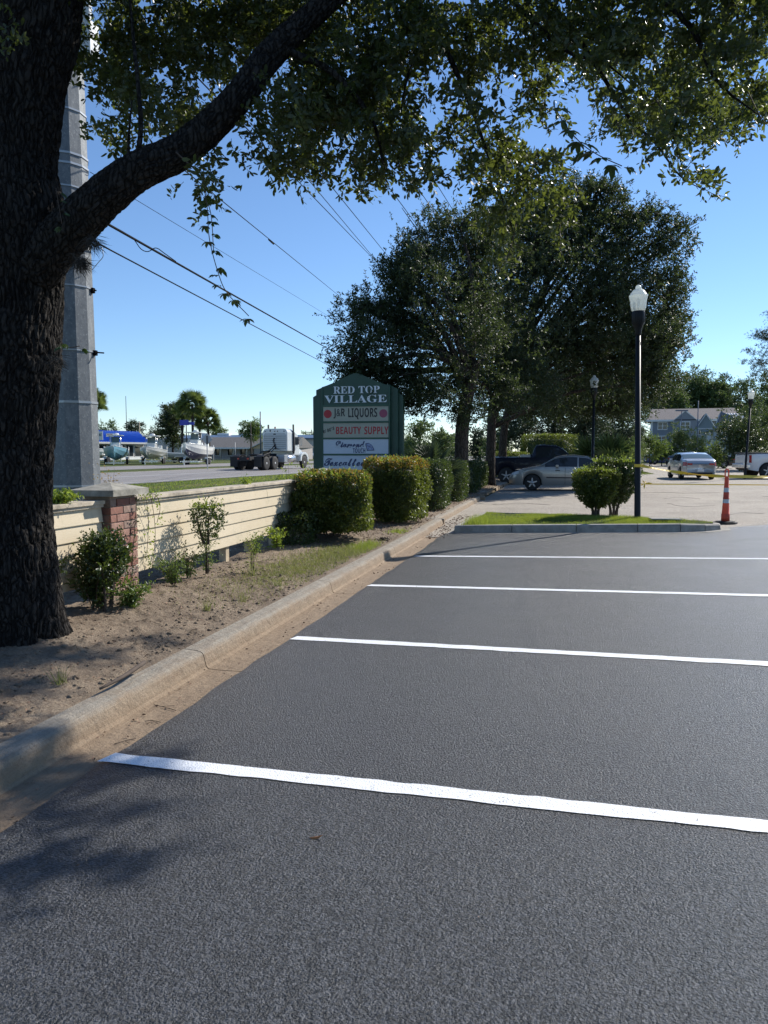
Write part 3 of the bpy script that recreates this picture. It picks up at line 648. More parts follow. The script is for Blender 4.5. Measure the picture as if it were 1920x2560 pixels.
text_obj('TOP', 'serif', sx(822), sx(1108), sz(465), sz(366), 'whitelet', sg, -.052, .02)
text_obj('VILLAGE', 'serif', sx(352), sx(1203), sz(592), sz(488), 'whitelet', sg, -.052, .02)
P1, P2, P3, P4 = panels
def ptext(s, st, a, b, z0, z1, m, par, **k): return text_obj(s, st, sx(a), sx(b), sz(z0), sz(z1), m, par, -.0655, .003, **k)
ptext('J&R', 'sansb', 478, 636, 806, 668, 'blacklet', P1); ptext('LIQUORS', 'sansb', 680, 1075, 818, 665, 'blacklet', P1)
for x_, m in ((397, 'redlet'), (1158, 'pinklet')): MB().lathe([(.128, 0), (.128, .004)], 32, (sx(x_), -.0655, sz(742)), 'y', smooth=False).build('painted_disc', m, P1)
for k, ch in enumerate("KING'S"):
    x0 = 335 + k * 27 - (6 if k > 4 else 0) + (0 if k != 4 else -2); zb = 1008 - k * 9
    ptext(ch, 'sansb', x0, x0 + (23 if ch not in "I'" else 7), zb - (26 if ch == "'" else 0), zb - 46, 'blacklet', P2)
ptext('BEAUTY', 'sansb', 510, 856, 1020, 920, 'redlet', P2); ptext('SUPPLY', 'sansb', 900, 1226, 1024, 918, 'redlet', P2)
ptext('Diamond', 'script', 506, 908, 1207, 1112, 'bluelet', P3, bold=.03)
ptext('TOUCH', 'sansb', 742, 912, 1280, 1215, 'bluelet', P3, bold=.0)
gem = [(912, 1150), (955, 1142), (1000, 1168), (1030, 1215), (1036, 1246), (935, 1252)]
MB().prism([(sx(x), sz(y)) for x, y in gem][::-1], -.068, -.0645).build('gem_emblem', 'bluelet', P3)
gc = np.mean(gem, 0); MB().prism([(sx(gc[0] + (x - gc[0]) * .84), sz(gc[1] + (y - gc[1]) * .84)) for x, y in gem][::-1], -.071, -.068).build('gem_emblem', 'gem', P3)
for a_, b_ in (((925, 1162), (1025, 1240)), ((940, 1245), (985, 1165)), ((915, 1180), (1020, 1205))): MB().tube([(sx(a_[0]), -.072, sz(a_[1])), (sx(b_[0]), -.072, sz(b_[1]))], .003, 4).build('gem_facet_line', 'bluelet', P3)
ptext('Texcalteco', 'script', 340, 960, 1462, 1352, 'bluelet', P4, bold=.02)
MB().box(-1.2, 1.2, .0, .5, 0, .35).build('sign_base', 'cap', sg)

# ================================================================ HEDGES AND SHRUBS
def hedge(name, label, c, wx, wy, h, n, leaf='hedge', lsz=.042, z0=.12, rz=0, red=0.0, cat='bush', group=None, taper=.0, shoots=60, core=True, stems=5, noise_a=.10, pw=8.0, topleaf='bright'):
    t = thing(name, label, cat, (c[0], c[1], c[2]), rz, group)
    k = int(n * 1.0); d = rng.normal(size=(k, 3)); d[:, 2] = np.abs(d[:, 2]) * np.where(rng.random(k) < .62, 1, -1); d = unit(d)
    rad = 1 / (np.abs(d[:, 0]) ** pw + np.abs(d[:, 1]) ** pw + np.abs(d[:, 2]) ** pw) ** (1 / pw)
    cl = fbm(d * 2.3 + len(label) % 13, 2.2, 3)
    dep = 1 - np.abs(rng.exponential(.075, k)) - .03 * (cl < -.3) * rng.random(k); s = rad * dep * (1 + noise_a * cl)
    Q = d * s[:, None] * np.array([wx / 2, wy / 2, (h - z0) / 2]); Q[:, 2] += (h + z0) / 2
    if taper:
        u = np.clip((Q[:, 2] - z0) / (h - z0), 0, 1); f = 1 - taper * (1 - u) ** 1.6; Q[:, :2] *= f[:, None]
    D = unit(d * .55 + rng.normal(size=(k, 3)) * .75 + np.array([0, 0, .25]))
    up = (Q[:, 2] > h - .16 - .10 * rng.random(k)); isred = up & (rng.random(k) < red) & (cl > -.45)
    sc = rng.uniform(.6, 1.15, k)
    V, F = leaf_arrays(Q[~isred], D[~isred], lsz * sc[~isred], lsz * .58 * sc[~isred]); stuff(raw('foliage', V, F, leaf, t))
    if isred.any():
        V, F = leaf_arrays(Q[isred] + [0, 0, .012], unit(D[isred] + [0, 0, .8]), lsz * .9 * sc[isred], lsz * .5 * sc[isred]); stuff(raw('coppery_shoots', V, F, 'hedgered', t))
    if shoots:
        a = rng.uniform(-1, 1, (shoots, 2)) * [wx * .45, wy * .45]; B = np.concatenate([a, np.full((shoots, 1), h - .04)], 1); Dd = unit(rng.normal(size=(shoots, 3)) * .3 + [0, 0, 1]); L_ = rng.uniform(.03, .05 + .10 * rng.random(), shoots) + .07 * (rng.random(shoots) < .2)
        tw = twig_arrays(B, Dd, L_, .003); lv = spray_leaves(B, Dd, L_, 7, lsz * .85, lsz * .45, .8)
        V, F = lv; stuff(raw('young_shoots', V, F, topleaf, t))
    if core:
        V = []; F = []; ns, nr = 18, 10
        for i in range(nr + 1):
            ph = math.pi * i / nr
            for j in range(ns):
                th = 2 * math.pi * j / ns; dd = np.array([math.sin(ph) * math.cos(th), math.sin(ph) * math.sin(th), math.cos(ph)]); r = 1 / (np.sum(np.abs(dd) ** pw)) ** (1 / pw) * .74 * (1 + .12 * vnoise(dd * 3, 1.5))
                q = dd * r * np.array([wx / 2, wy / 2, (h - z0) / 2]); q[2] += (h + z0) / 2
                if taper: q[:2] *= 1 - taper * (1 - min(max((q[2] - z0) / (h - z0), 0), 1)) ** 1.6
                V.append(q)
        for i in range(nr):
            for j in range(ns): F.append((i * ns + j, i * ns + (j + 1) % ns, (i + 1) * ns + (j + 1) % ns, (i + 1) * ns + j))
        raw('light_block_core', V, F, 'hedge2', t, True)  # solid core added inside the leaves to block light
    for i in range(stems):
        a = rng.uniform(-.25, .25, 2) * [wx, wy]; b = MB().tube(bend([(a[0] * .5, a[1] * .5, -.08), (a[0] * .8, a[1] * .8, z0 * .8), (a[0] * 1.5, a[1] * 1.5, h * .6)], 3), [.02 - .0016 * q for q in range(7)], 5); b.build('stem', 'twig', t)
    return t
G1 = 'clipped hedges in the planting bed'
hedge('clipped_hedge', 'large box clipped hedge against the cream wall, nearest of the row', (-3.78, 12.15, .2), 1.2, 1.6, 1.04, 36000, lsz=.050, z0=.10, rz=.25, red=.22, cat='hedge', group=G1, shoots=240)
hedge('clipped_hedge', 'taller clipped hedge with coppery top right before the green sign', (-3.42, 15.35, .18), 1.15, 1.3, 1.25, 30000, lsz=.052, z0=.05, rz=-.1, red=.6, cat='hedge', group=G1, shoots=200)
hedge('sprawling_bush', 'loose dark undergrowth at the wall side foot of the nearest hedge', (-4.05, 11.15, .2), .5, .7, .42, 4000, leaf='hedge2', lsz=.045, z0=-.05, cat='bush', shoots=10, noise_a=.3, core=False)
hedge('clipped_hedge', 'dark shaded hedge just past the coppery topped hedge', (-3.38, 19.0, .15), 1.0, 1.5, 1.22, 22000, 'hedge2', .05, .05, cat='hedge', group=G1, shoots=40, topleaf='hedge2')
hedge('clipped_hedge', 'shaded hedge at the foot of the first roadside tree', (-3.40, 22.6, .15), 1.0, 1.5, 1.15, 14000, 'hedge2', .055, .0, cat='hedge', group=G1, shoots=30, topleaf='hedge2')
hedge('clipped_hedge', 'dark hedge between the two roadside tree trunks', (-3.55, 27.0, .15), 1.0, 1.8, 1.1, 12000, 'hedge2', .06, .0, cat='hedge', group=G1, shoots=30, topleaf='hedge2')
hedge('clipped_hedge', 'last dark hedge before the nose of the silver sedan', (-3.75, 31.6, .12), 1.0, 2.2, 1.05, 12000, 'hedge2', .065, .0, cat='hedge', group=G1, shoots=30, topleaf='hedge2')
hedge('clipped_hedge', 'sunlit yellow green hedge beyond the third roadside trunk', (-3.2, 43.5, .1), 2.2, 1.6, 1.45, 14000, 'hedge', .075, .0, cat='hedge', group=G1, shoots=40)
hedge('clipped_hedge', 'tall sunlit hedge with a shaded base left of the navy pickup cab', (-1.2, 52, .1), 3.6, 2.0, 2.6, 16000, 'hedge', .10, .2, cat='hedge', group=G1, shoots=80)
# island pair
ip = hedge('clipped_shrub', 'lower clipped round shrub on the grass island, left of the pair', (.62, 16.75, .235), .98, .95, .98, 13000, 'hedge', .048, .20, taper=.5, cat='bush', group='clipped shrubs on the island', shoots=110, stems=0, pw=3.2, noise_a=.22)
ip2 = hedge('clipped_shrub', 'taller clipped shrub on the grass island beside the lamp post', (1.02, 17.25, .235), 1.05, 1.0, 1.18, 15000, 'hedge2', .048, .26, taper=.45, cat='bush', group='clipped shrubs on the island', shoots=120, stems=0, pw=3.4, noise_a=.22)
for q, sp in ((ip, ((-.05, 0), (.05, .03), (.0, -.05))), (ip2, ((0, 0), (.06, .02), (-.06, .03)))):
    for a, b in sp: MB().tube(bend([(a, b, -.03), (a * 1.2, b * 1.2, .12), (a * 2, b * 2, .28), (a * 3.5, b * 3.5, .6)], 4), [.036 - .0016 * k for k in range(13)], 7).build('stem', 'twig', q)
# loose plants made of leafy stems
def stem_plant(name, label, loc, stems, h, spread, leaf, L, W, nl, cat='plant', group=None, r=.004, fine=False, lean=(0, 0), curl=.3, start=.15):
    t = thing(name, label, cat, loc, 0, group); B = []; D = []; Ln = []; b = MB()
    for i in range(stems):
        a = rng.uniform(0, 6.283); s = rng.uniform(.1, 1) * spread; hh = h * rng.uniform(.55, 1.05)
        pts = bend([(0 + .02 * math.cos(a), .02 * math.sin(a), -.02), (s * .35 * math.cos(a) + lean[0] * .4, s * .35 * math.sin(a) + lean[1] * .4, hh * .5), (s * math.cos(a) + lean[0], s * math.sin(a) + lean[1], hh)], 5)
        b.tube(pts, [r * (1 - .8 * k / (len(pts) - 1)) for k in range(len(pts))], 4)
        for k in range(int(len(pts) * start), len(pts)):
            B.append(pts[k]); q = rng.normal(size=3); q[2] = abs(q[2]) * .4; D.append(q / np.linalg.norm(q)); Ln.append(rng.uniform(.3, 1) * (.06 + .16 * min(h, .9)))
    b.build('stem', 'twig', t)
    V, F = spray_leaves(np.array(B), np.array(D), np.array(Ln), nl, L, W, .9, fine, curl); stuff(raw('foliage', V, F, leaf, t)); return t
hb = at(262, 1400, 6.75)
hedge('dense_shrub', 'dense dark rounded shrub crown in front of the brick pillar', (hb[0], hb[1], .2), .36, .42, hb[2] - .0, 2600, 'hedge2', .042, hb[2] - .40, cat='shrub', shoots=50, core=False, stems=4, pw=2.3, noise_a=.4, topleaf='hedge2')
stem_plant('leafy_shrub', 'dark arching nandina like shrub leaning over the brick pillar foot', (-4.12, 6.08, .2), 8, .46, .26, 'hedge2', .05, .019, 9, 'shrub', r=.008, fine=True, start=.3)
stem_plant('leafy_shrub', 'low dark shrub sprawling between the tree trunk and the brick pillar', (-4.08, 5.92, .2), 14, .55, .34, 'hedge2', .055, .022, 8, 'shrub', r=.006, fine=True, start=.2)
stem_plant('leafy_weed', 'sunlit green weed clump on the soil below the brick pillar', (-3.86, 6.12, .19), 14, .22, .24, 'weed', .05, .018, 5, 'weed', fine=True)
stem_plant('leafy_shrub', 'thin upright shrub with a rounded top before the cream wall', (-4.0, 7.95, .22), 7, .55, .12, 'weed', .030, .014, 9, 'shrub', r=.006)
hedge('round_topped_shrub', 'small round leafy ball on a thin stem before the cream wall', (-3.98, 7.93, .62), .34, .36, .38, 1500, 'hedge2', .034, .0, cat='shrub', shoots=40, core=False, stems=2, pw=2.1, noise_a=.5)
stem_plant('leafy_weed', 'low dark weeds at the wall foot right of the brick pillar', (-4.02, 7.2, .22), 16, .32, .32, 'weed', .034, .014, 7, 'weed')
stem_plant('leafy_weed', 'weeds under the open wall bottom beside the thin shrub', (-4.08, 7.65, .22), 12, .34, .28, 'hedge2', .034, .014, 7, 'weed')
stem_plant('dry_stalk_plant', 'small yellowing plant with bare stalks in front of the cream wall', (-3.62, 8.35, .2), 9, .42, .12, 'bright', .022, .009, 4, 'plant', r=.003)
stem_plant('leafy_weed', 'weed poking out beneath the wall beside the pale timber post', (-4.12, 9.6, .22), 8, .26, .2, 'weed', .04, .018, 5, 'weed')
stem_plant('leafy_weed', 'weed just left of the nearest clipped hedge at the wall foot', (-4.1, 10.35, .22), 10, .28, .24, 'bright', .06, .025, 4, 'weed')
stem_plant('seedling', 'small leafy seedling standing against the big tree trunk foot', (-3.76, 4.05, .165), 3, .28, .07, 'weed', .06, .028, 4, 'plant', r=.004, fine=True)
stem_plant('light_green_shrub', 'bright yellow green shrub behind the wall, below the truck', at(728, 1150, 13.5) * [1, 1, 0] + [0, 0, .2], 30, 1.15, .30, 'bright', .055, .020, 7, 'shrub', r=.008)
stem_plant('light_green_shrub', 'low yellow green growth behind the wall right of the bright shrub', at(800, 1150, 13.2) * [1, 1, 0] + [0, 0, .2], 16, .98, .35, 'bright', .05, .020, 6, 'shrub', r=.006)
stem_plant('trailing_plant', 'green plant spilling over the wall cap left of the brick pillar', (-4.34, 5.85, 1.13), 14, .12, .22, 'bright', .05, .016, 6, 'plant')
stem_plant('red_stemmed_weed', 'thin reddish weed rising behind the pillar cap', (-4.62, 7.05, 1.0), 5, .46, .2, 'hedgered', .035, .012, 3, 'weed', r=.003)
stem_plant('leafy_sprig', 'small sprig standing on top of the long cream wall', (-4.36, 9.9, 1.13), 3, .14, .06, 'bright', .055, .022, 4, 'weed')
for k, (lb, x, y, z, ln) in enumerate((('trailing vine hanging over the wall cap against the pillar corner', -4.235, 7.0, 1.15, .62), ('short trailing vine beside the pillar corner vine', -4.235, 7.22, 1.15, .30), ('third trailing vine strand on the cream boards right of the pillar', -4.24, 7.1, 1.15, .8))):
    t = thing('trailing_vine', lb, 'vine', (x, y, z), 0, 'vines over the wall right of the pillar')
    pts = bend([(-.06, 0, .02), (.03, .01, -.02), (.03, .05 + .02 * k, -ln * .5), (.02, .02, -ln)], 5); MB().tube(pts, .003, 4).build('stem', 'twig', t)
    B = np.array(pts)[1:]; D = unit(rng.normal(size=B.shape) + [.6, 0, -.3]); V, F = spray_leaves(B, D, .06, 4, .034, .018, .9); stuff(raw('foliage', V, F, 'bright', t))
# creeper with shadowed leaves up the sunny pillar face
t = thing('climbing_vine', 'dark leafy creeper climbing the sunlit face of the brick pillar', 'vine', (-4.185, 6.72, .2))
pts = bend([(0, 0, 0), (.02, -.05, .3), (.01, .02, .6), (.02, .06, .95)], 6); MB().tube(pts, .004, 4).build('stem', 'twig', t)
B = np.array(pts); B = np.repeat(B, 2, 0); V, F = spray_leaves(B, unit(rng.normal(size=B.shape) * [.3, 1, 1]), .06, 3, .035, .018, .8, True); stuff(raw('foliage', V, F, 'hedge2', t))
# weeds and grass tufts on the soil
def tuft(label, x, y, n, rx_, ry_, h, wd=.006, m='grassb'):
    q = rng.normal((x, y), (rx_, ry_), (n, 2)); q = q[(q[:, 0] < -2.83) & (q[:, 0] > -4.2)]
    V, F = blades(np.stack([q[:, 0], q[:, 1], soil_z(q[:, 0], q[:, 1]) - .004], 1), h, wd, 1.1); return tag(raw('weedy_grass', V, F, m), label, 'grass', kind='stuff')
MT['weedgrass'] = m_leaf('weed_grass_blade', (.10, .13, .035), (.17, .18, .06), (.32, .36, .08), .35, .6, ((.30, .25, .13), .6))
tuft('patchy weedy grass on the soil strip along the kerb', -3.25, 9.1, 6500, .28, .9, .05, .007, 'weedgrass')
tuft('thin weedy grass on the soil before the nearest hedge', -3.15, 10.6, 3600, .20, .5, .055, .007, 'weedgrass')
tuft('bright grass tuft on the soil beside the kerb before the hedge', -3.02, 11.3, 1300, .10, .28, .075, .006)
tuft('small grass patch at the kerb before the coppery topped hedge', -2.98, 13.6, 500, .10, .22, .06, .006)
tuft('sparse weeds on the soil by the thin stalk plant', -3.45, 7.4, 500, .25, .5, .045, .005, 'weedgrass')
for (x, y, n_) in ((-3.05, 4.05, 34), (-3.22, 6.35, 40), (-3.1, 6.9, 30), (-3.0, 7.6, 36), (-3.55, 8.2, 40)):
    q = rng.normal((x, y), .018, (n_, 2)); V, F = blades(np.stack([q[:, 0] - x, q[:, 1] - y, q[:, 0] * 0], 1), .12, .006, .9)
    o = raw('grass_tuft', V, F, 'weedgrass', None, False, (x, y, float(soil_z(np.array(x), np.array(y))) - .005))
    tag(o, {-3.05: 'lone grass tuft in bare soil closest to the camera', -3.22: 'grass tuft on the soil below the pillar shrub', -3.1: 'little grass tuft in the soil halfway along the first kerb joint', -3.0: 'grass tuft close to the kerb where the weeds begin', -3.55: 'grass tuft beneath the yellowing stalk plant'}[x], 'grass tuft', 'single grass tufts on the soil')
# soil clods, leaf litter, mulch
def clods(name, label, N_, xr, yr, s0, s1, m='soil', dens=None):
    ico = np.array([(0, 0, 1), (.894, 0, .447), (.276, .85, .447), (-.724, .526, .447), (-.724, -.526, .447), (.276, -.85, .447), (.724, .526, -.447), (-.276, .85, -.447), (-.894, 0, -.447), (-.276, -.85, -.447), (.724, -.526, -.447), (0, 0, -1)])
    f = np.array([(0,1,2),(0,2,3),(0,3,4),(0,4,5),(0,5,1),(1,6,2),(2,7,3),(3,8,4),(4,9,5),(5,10,1),(6,7,2),(7,8,3),(8,9,4),(9,10,5),(10,6,1),(11,7,6),(11,8,7),(11,9,8),(11,10,9),(11,6,10)])
    q = np.stack([rng.uniform(*xr, N_), rng.uniform(*yr, N_)], 1); s = s0 + (s1 - s0) * rng.random(N_) ** 5
    cl = fbm(np.stack([q[:, 0], q[:, 1], q[:, 0] * 0], 1), 2.5, 2); k = rng.random(N_) < np.clip(.55 + cl, .15, 1); q = q[k]; s = s[k]
    V = ico[None] * (1 + rng.uniform(-.35, .35, (len(q), 12, 1))) * s[:, None, None] * np.array([1, 1, .7])
    z = soil_z(q[:, 0], q[:, 1]); V = V + np.concatenate([q, z[:, None]], 1)[:, None, :]
    F = (f[None] + (np.arange(len(q)) * 12)[:, None, None]).reshape(-1, 3)
    return tag(raw(name, V.reshape(-1, 3), F, m), label, 'soil', kind='stuff')
clods('soil_clods', 'loose clods and crumbs of dry soil on the planting bed', 6000, (-4.25, -2.8), (2.2, 9.5), .003, .024)
clods('soil_clods', 'scattered crumbs of soil on the farther planting bed', 2200, (-4.25, -2.8), (9.5, 15), .004, .016)
def litter(name, label, N_, xr, yr, zf, m='dleaf', L=.05, cat='litter'):
    q = np.stack([rng.uniform(*xr, N_), rng.uniform(*yr, N_)], 1); C = np.stack([q[:, 0], q[:, 1], zf(q[:, 0], q[:, 1]) + .006], 1)
    D = unit(rng.normal(size=(N_, 3)) * [1, 1, .15]); V, F = leaf_arrays(C, D, L * rng.uniform(.5, 1.1, N_), L * .45); return tag(raw(name, V, F, m), label, cat, kind='stuff')
litter('leaf_litter', 'brown fallen leaves on the bed under the dark hedges', 2600, (-4.2, -2.85), (11, 33), soil_z, L=.055)
litter('leaf_litter', 'dry leaves gathered in the gutter beside the island', 420, (-2.62, -2.15), (13.6, 19), lambda x, y: x * 0 + .004, L=.05)
litter('leaf_litter', 'few dry leaves and bits on the soil near the pillar', 160, (-4.2, -2.85), (4, 11), soil_z, L=.035)
litter('leaf_litter', 'small dry leaf crumbs scattered on the fresh asphalt', 46, (-2.2, 4.5), (2.2, 12), lambda x, y: lot_z(x, y) + .012, L=.016)
litter('leaf_litter', 'brown leaf and bark crumbs on the soil round the big trunk', 700, (-4.2, -2.9), (2.4, 8.5), soil_z, L=.026)
litter('leaf_litter', 'tiny leaf bits lying in the concrete gutter', 140, (-2.56, -2.3), (1.5, 13), lambda x, y: x * 0 - .008, L=.03)
# stick, fallen leaf, twigs, ant heap
stk = [gnd(250, 1722, .17), gnd(310, 1690, .185), gnd(362, 1655, .19)]; tag(MB().tube(bend(stk, 4), [.007, .009, .011, .012, .013, .014, .014, .015, .012], 6).build('fallen_stick', 'twig'), 'grey broken stick lying on the soil beside the kerb', 'stick')
def twig(label, pts, z=.0, r=.0022, side=None):
    P = [gnd(a, b, z + .003) for a, b in pts]; b = MB().tube(bend(P, 3), r, 4)
    if side: b.tube([gnd(a, c, z + .004) for a, c in side], r * .7, 4)
    tag(b.build('fallen_twig', 'twig'), label, 'twig', 'twigs in the gutter')
twig('forked twig in the gutter halfway to the second bay line', ((385, 1762), (412, 1768), (440, 1776)), -.006, .0022, ((405, 1766), (436, 1764)))
twig('twig across the gutter edge left of the forked twig', ((362, 1803), (380, 1801), (402, 1806)), -.006, .002, ((378, 1801), (394, 1808)))
twig('twig at the gutter edge just before the first bay line', ((286, 1860), (312, 1852), (340, 1846)), -.006, .0024, ((312, 1852), (322, 1858)))
lf = gnd(772, 2091, .02); V, F = leaf_arrays(np.array([[0, 0, .004]]), np.array([[1, .35, .05]]), .055, .016, .5, True)
o = raw('fallen_leaf', V, F, 'dryleaf', None, False, (lf[0], lf[1], float(lot_z(lf[0], lf[1])) + .012)); tag(o, 'single orange dry leaf lying on the fresh asphalt', 'leaf')
q = rng.normal((-2.98, 12.35), (.05, .09), (240, 2)); V, F = leaf_arrays(np.stack([q[:, 0], q[:, 1], soil_z(q[:, 0], q[:, 1]) + rng.uniform(0, .03, 240)], 1), unit(rng.normal(size=(240, 3))), .03, .012)
tag(raw('dark_debris', V, F, 'moss'), 'dark heap of debris on the soil near the kerb', 'debris', kind='stuff')

# ================================================================ LAMP POSTS, CHANNELIZER, TAPE, ISLAND LID
def lamp(label, loc, h=4.72, lean=(0, 0), rz=0, conduit=True):
    t = thing('street_lamp', label, 'street lamp', loc, rz, 'black post lamps with acorn globes'); t.rotation_euler = (lean[0], lean[1], rz)
    MB().lathe([(.066, 0), (.066, .02), (.0635, .03), (.048, h - .62)], 16).build('post', 'black', t)
    MB().lathe([(.05, h - .64), (.058, h - .62), (.062, h - .56), (.095, h - .45), (.125, h - .40), (.128, h - .20), (.122, h - .185), (.122, h - .17), (.10, h - .165)], 20).build('globe_fitter', 'black', t)
    b = MB()
    for k in range(12): q = k * math.pi / 6; b.box(.127 * math.cos(q) - .004, .127 * math.cos(q) + .004, .127 * math.sin(q) - .004, .127 * math.sin(q) + .004, h - .40, h - .2)
    b.build('fluting', 'black', t)
    z = h - .168; prof = [(.11, z), (.145, z + .02), (.158, z + .09), (.168, z + .20), (.188, z + .275), (.196, z + .29), (.196, z + .31), (.178, z + .325), (.168, z + .335), (.165, z + .35), (.135, z + .385), (.10, z + .42), (.06, z + .435), (.064, z + .45), (.062, z + .475), (.045, z + .50), (.018, z + .515), (.002, z + .518)]
    V = []; F = []; seg = 48; b = MB()
    for i, (r, zz_) in enumerate(prof):
        for k in range(seg): q = 2 * math.pi * k / seg; rr = .92 * r * (1 + (.018 if k % 2 else -.004) * (1 if 1 < i < 6 else 0)); V.append((rr * math.cos(q), rr * math.sin(q), zz_))
    for i in range(len(prof) - 1):
        for k in range(seg): F.append((i * seg + k, i * seg + (k + 1) % seg, (i + 1) * seg + (k + 1) % seg, (i + 1) * seg + k))
    b.add(V, F, True).build('acorn_globe', 'globe', t)
    MB().lathe([(.02, z), (.02, z + .1), (.03, z + .14), (.03, z + .24), (.012, z + .27)], 10).build('bulb', 'signwhite', t)
    if conduit: MB().tube(bend([(.05, -.02, h - 1.5), (.062, -.02, h - .85), (.09, -.02, h - .62), (.112, -.02, h - .5), (.13, -.02, h - .42)], 3), .005, 5).build('conduit_wire', 'wire', t)
    return t
LP = (1.42, 16.15, .235)
lamp('black lamp post with acorn globe standing on the grass island', LP, 4.32, (0, R_(-1.2)))
p = at(1482, 1128, 31.2); lamp('black lamp post with acorn globe in shade beyond the silver sedan', (p[0], p[1], .1), 4.25, (0, 0), 0, False)
p = at(1864, 1128, 41); lamp('slightly leaning black lamp post beside the large round bush', (p[0], p[1], .12), 4.45, (0, R_(2.2)), 0, False)
# channelizer post
cp = gnd(1813, 1308, .16); ch = thing('channelizer_post', 'orange channelizer post with white bands and loop handle on a rubber base', 'traffic cone', (cp[0], cp[1], float(lot_z(cp[0], cp[1]))), R_(20))
oc = [(.20 * math.cos(R_(22.5 + 45 * k)) * 1.15, .20 * math.sin(R_(22.5 + 45 * k)) * 1.15) for k in range(8)]
MB().prism(oc, 0, .038, 'z').prism([(a * .8, b_ * .8) for a, b_ in oc], .038, .055, 'z').build('rubber_base', 'rubber', ch, bevel=.004)
MB().lathe([(.082, .05), (.080, .20), (.074, .205)], 20).build('sleeve', 'orange2', ch)
rr = lambda z: .072 - .034 * (z - .2) / .72
segs = [(.20, .42, 'orange'), (.42, .50, 'reflective'), (.50, .64, 'orange2'), (.64, .73, 'reflective'), (.73, .93, 'orange')]
for a, b_, m in segs: MB().lathe([(rr(a) + .004, a), (rr(a) + .004, a + .012), (rr(a), a + .014), (rr(b_), b_ - .002)], 20, caps=False).build('band' if m == 'reflective' else 'tube_section', m, ch)
MB().lathe([(rr(.93), .928), (.035, .945), (.03, .96)], 16).build('top_cap', 'orange', ch)
hp = [(-.036, 0, .95), (-.038, 0, 1.04), (-.03, 0, 1.085), (0, 0, 1.10), (.03, 0, 1.085), (.038, 0, 1.04), (.036, 0, .95)]
MB().tube(bend(hp, 4), .013, 8).build('loop_handle', 'orange', ch)
# barrier tape
def tape(label, p0, p1, sag, wd=.055, n=24, m='tape', tw=1.3):
    a, b = np.array(p0, float), np.array(p1, float); V = []; d = b - a
    for i in range(n + 1):
        u = i / n; p = a + d * u; p[2] -= sag * 4 * u * (1 - u); th = tw * math.sin(u * 7) ; s = unit(np.cross(d, [0, 0, 1])) * math.sin(th) * wd / 2; zz_ = np.array([0, 0, wd / 2 * abs(math.cos(th)) + .004])
        V += [p - zz_ + s, p + zz_ - s]
    F = [(2 * i, 2 * i + 2, 2 * i + 3, 2 * i + 1) for i in range(n)]; o = raw('barrier_tape', V, F, m); sol = o.modifiers.new('thickness', 'SOLIDIFY'); sol.thickness = .001
    return tag(o, label, 'tape', 'yellow barrier tape')
ct = (cp[0], cp[1], float(lot_z(cp[0], cp[1])) + .955)
z1 = EYE + (1128 - 1163) * 15.3 / FPX
tape('yellow barrier tape strung from the island lamp post to the orange channelizer', (LP[0] + .05, LP[1] - .02, z1), (ct[0] - .04, ct[1], ct[2]), .04)
tape('yellow barrier tape running from the channelizer out past the right edge', (ct[0] + .04, ct[1], ct[2]), (11.5, 21.5, 1.07), .05)
tape('sagging yellow tape stretched low behind the island lamp post', at(1596, 1210, 21), at(2000, 1213, 24), .0, .022, tw=.3)
MB_ = MB().lathe([(.078, -.03), (.08, 0), (.078, .03)], 16, (LP[0] - .012, LP[1], z1), caps=False); tag(MB_.build('tape_wrap', 'tape'), 'turns of yellow tape wrapped round the island lamp post', 'tape')
kn = at(1612, 1208, 20.8); V, F = leaf_arrays(np.repeat([kn], 5, 0), unit(rng.normal(size=(5, 3)) * [1, 1, .5]), .2, .05, .3); tag(raw('tape_knot', V, F, 'tape'), 'loose knot of yellow tape on the sagging line', 'tape')
# lid in the grass
b = MB().box(-.28, .28, -.17, .17, 0, .02, 0); o = b.build('utility_cover', 'islecurb', None, (1.88, 15.55, .29), bevel=.01); o.rotation_euler = (0, 0, .1); tag(o, 'flat concrete utility lid set in the island grass', 'utility cover')
# cracks and seams in the old asphalt, small things lying about
for pts in (((1672, 1258), (1690, 1264), (1720, 1266), (1782, 1264)), ((1905, 1241), (1925, 1242), (1960, 1240)), ((1660, 1246), (1700, 1243), (1745, 1247)), ((1600, 1232), (1660, 1231), (1720, 1233), (1800, 1232)), ((1230, 1262), (1300, 1258), (1380, 1262)), ((1820, 1290), (1850, 1282), (1910, 1284))):
    P_ = []
    for a_, b_ in pts:
        g_ = gnd(a_, b_, .12)
        for _ in range(6): g_ = gnd(a_, b_, float(lot_z(g_[0], g_[1])))
        P_.append((g_[0], g_[1], float(lot_z(g_[0], g_[1])) - .006))
    P_ = bend(P_, 6); P_ = [(p[0] + vnoise(np.array([p[0] * 3, p[1] * 3, 1.])) * .08, p[1] + vnoise(np.array([p[0] * 3, p[1] * 3, 5.])) * .12, p[2]) for p in P_]
    MB().tube(P_, .011, 4).build('crack', 'rubber', oldlot)
q_ = at(1631, 1150, 74); o = MB().box(-.34, .34, -.08, .08, -.03, .03).build('white_board', 'wtrim', None, (q_[0], q_[1], .22), bevel=.01); o.rotation_euler = (0, R_(24), YAW); tag(o, 'small white board leaning at the lot edge left of the blue car', 'board')

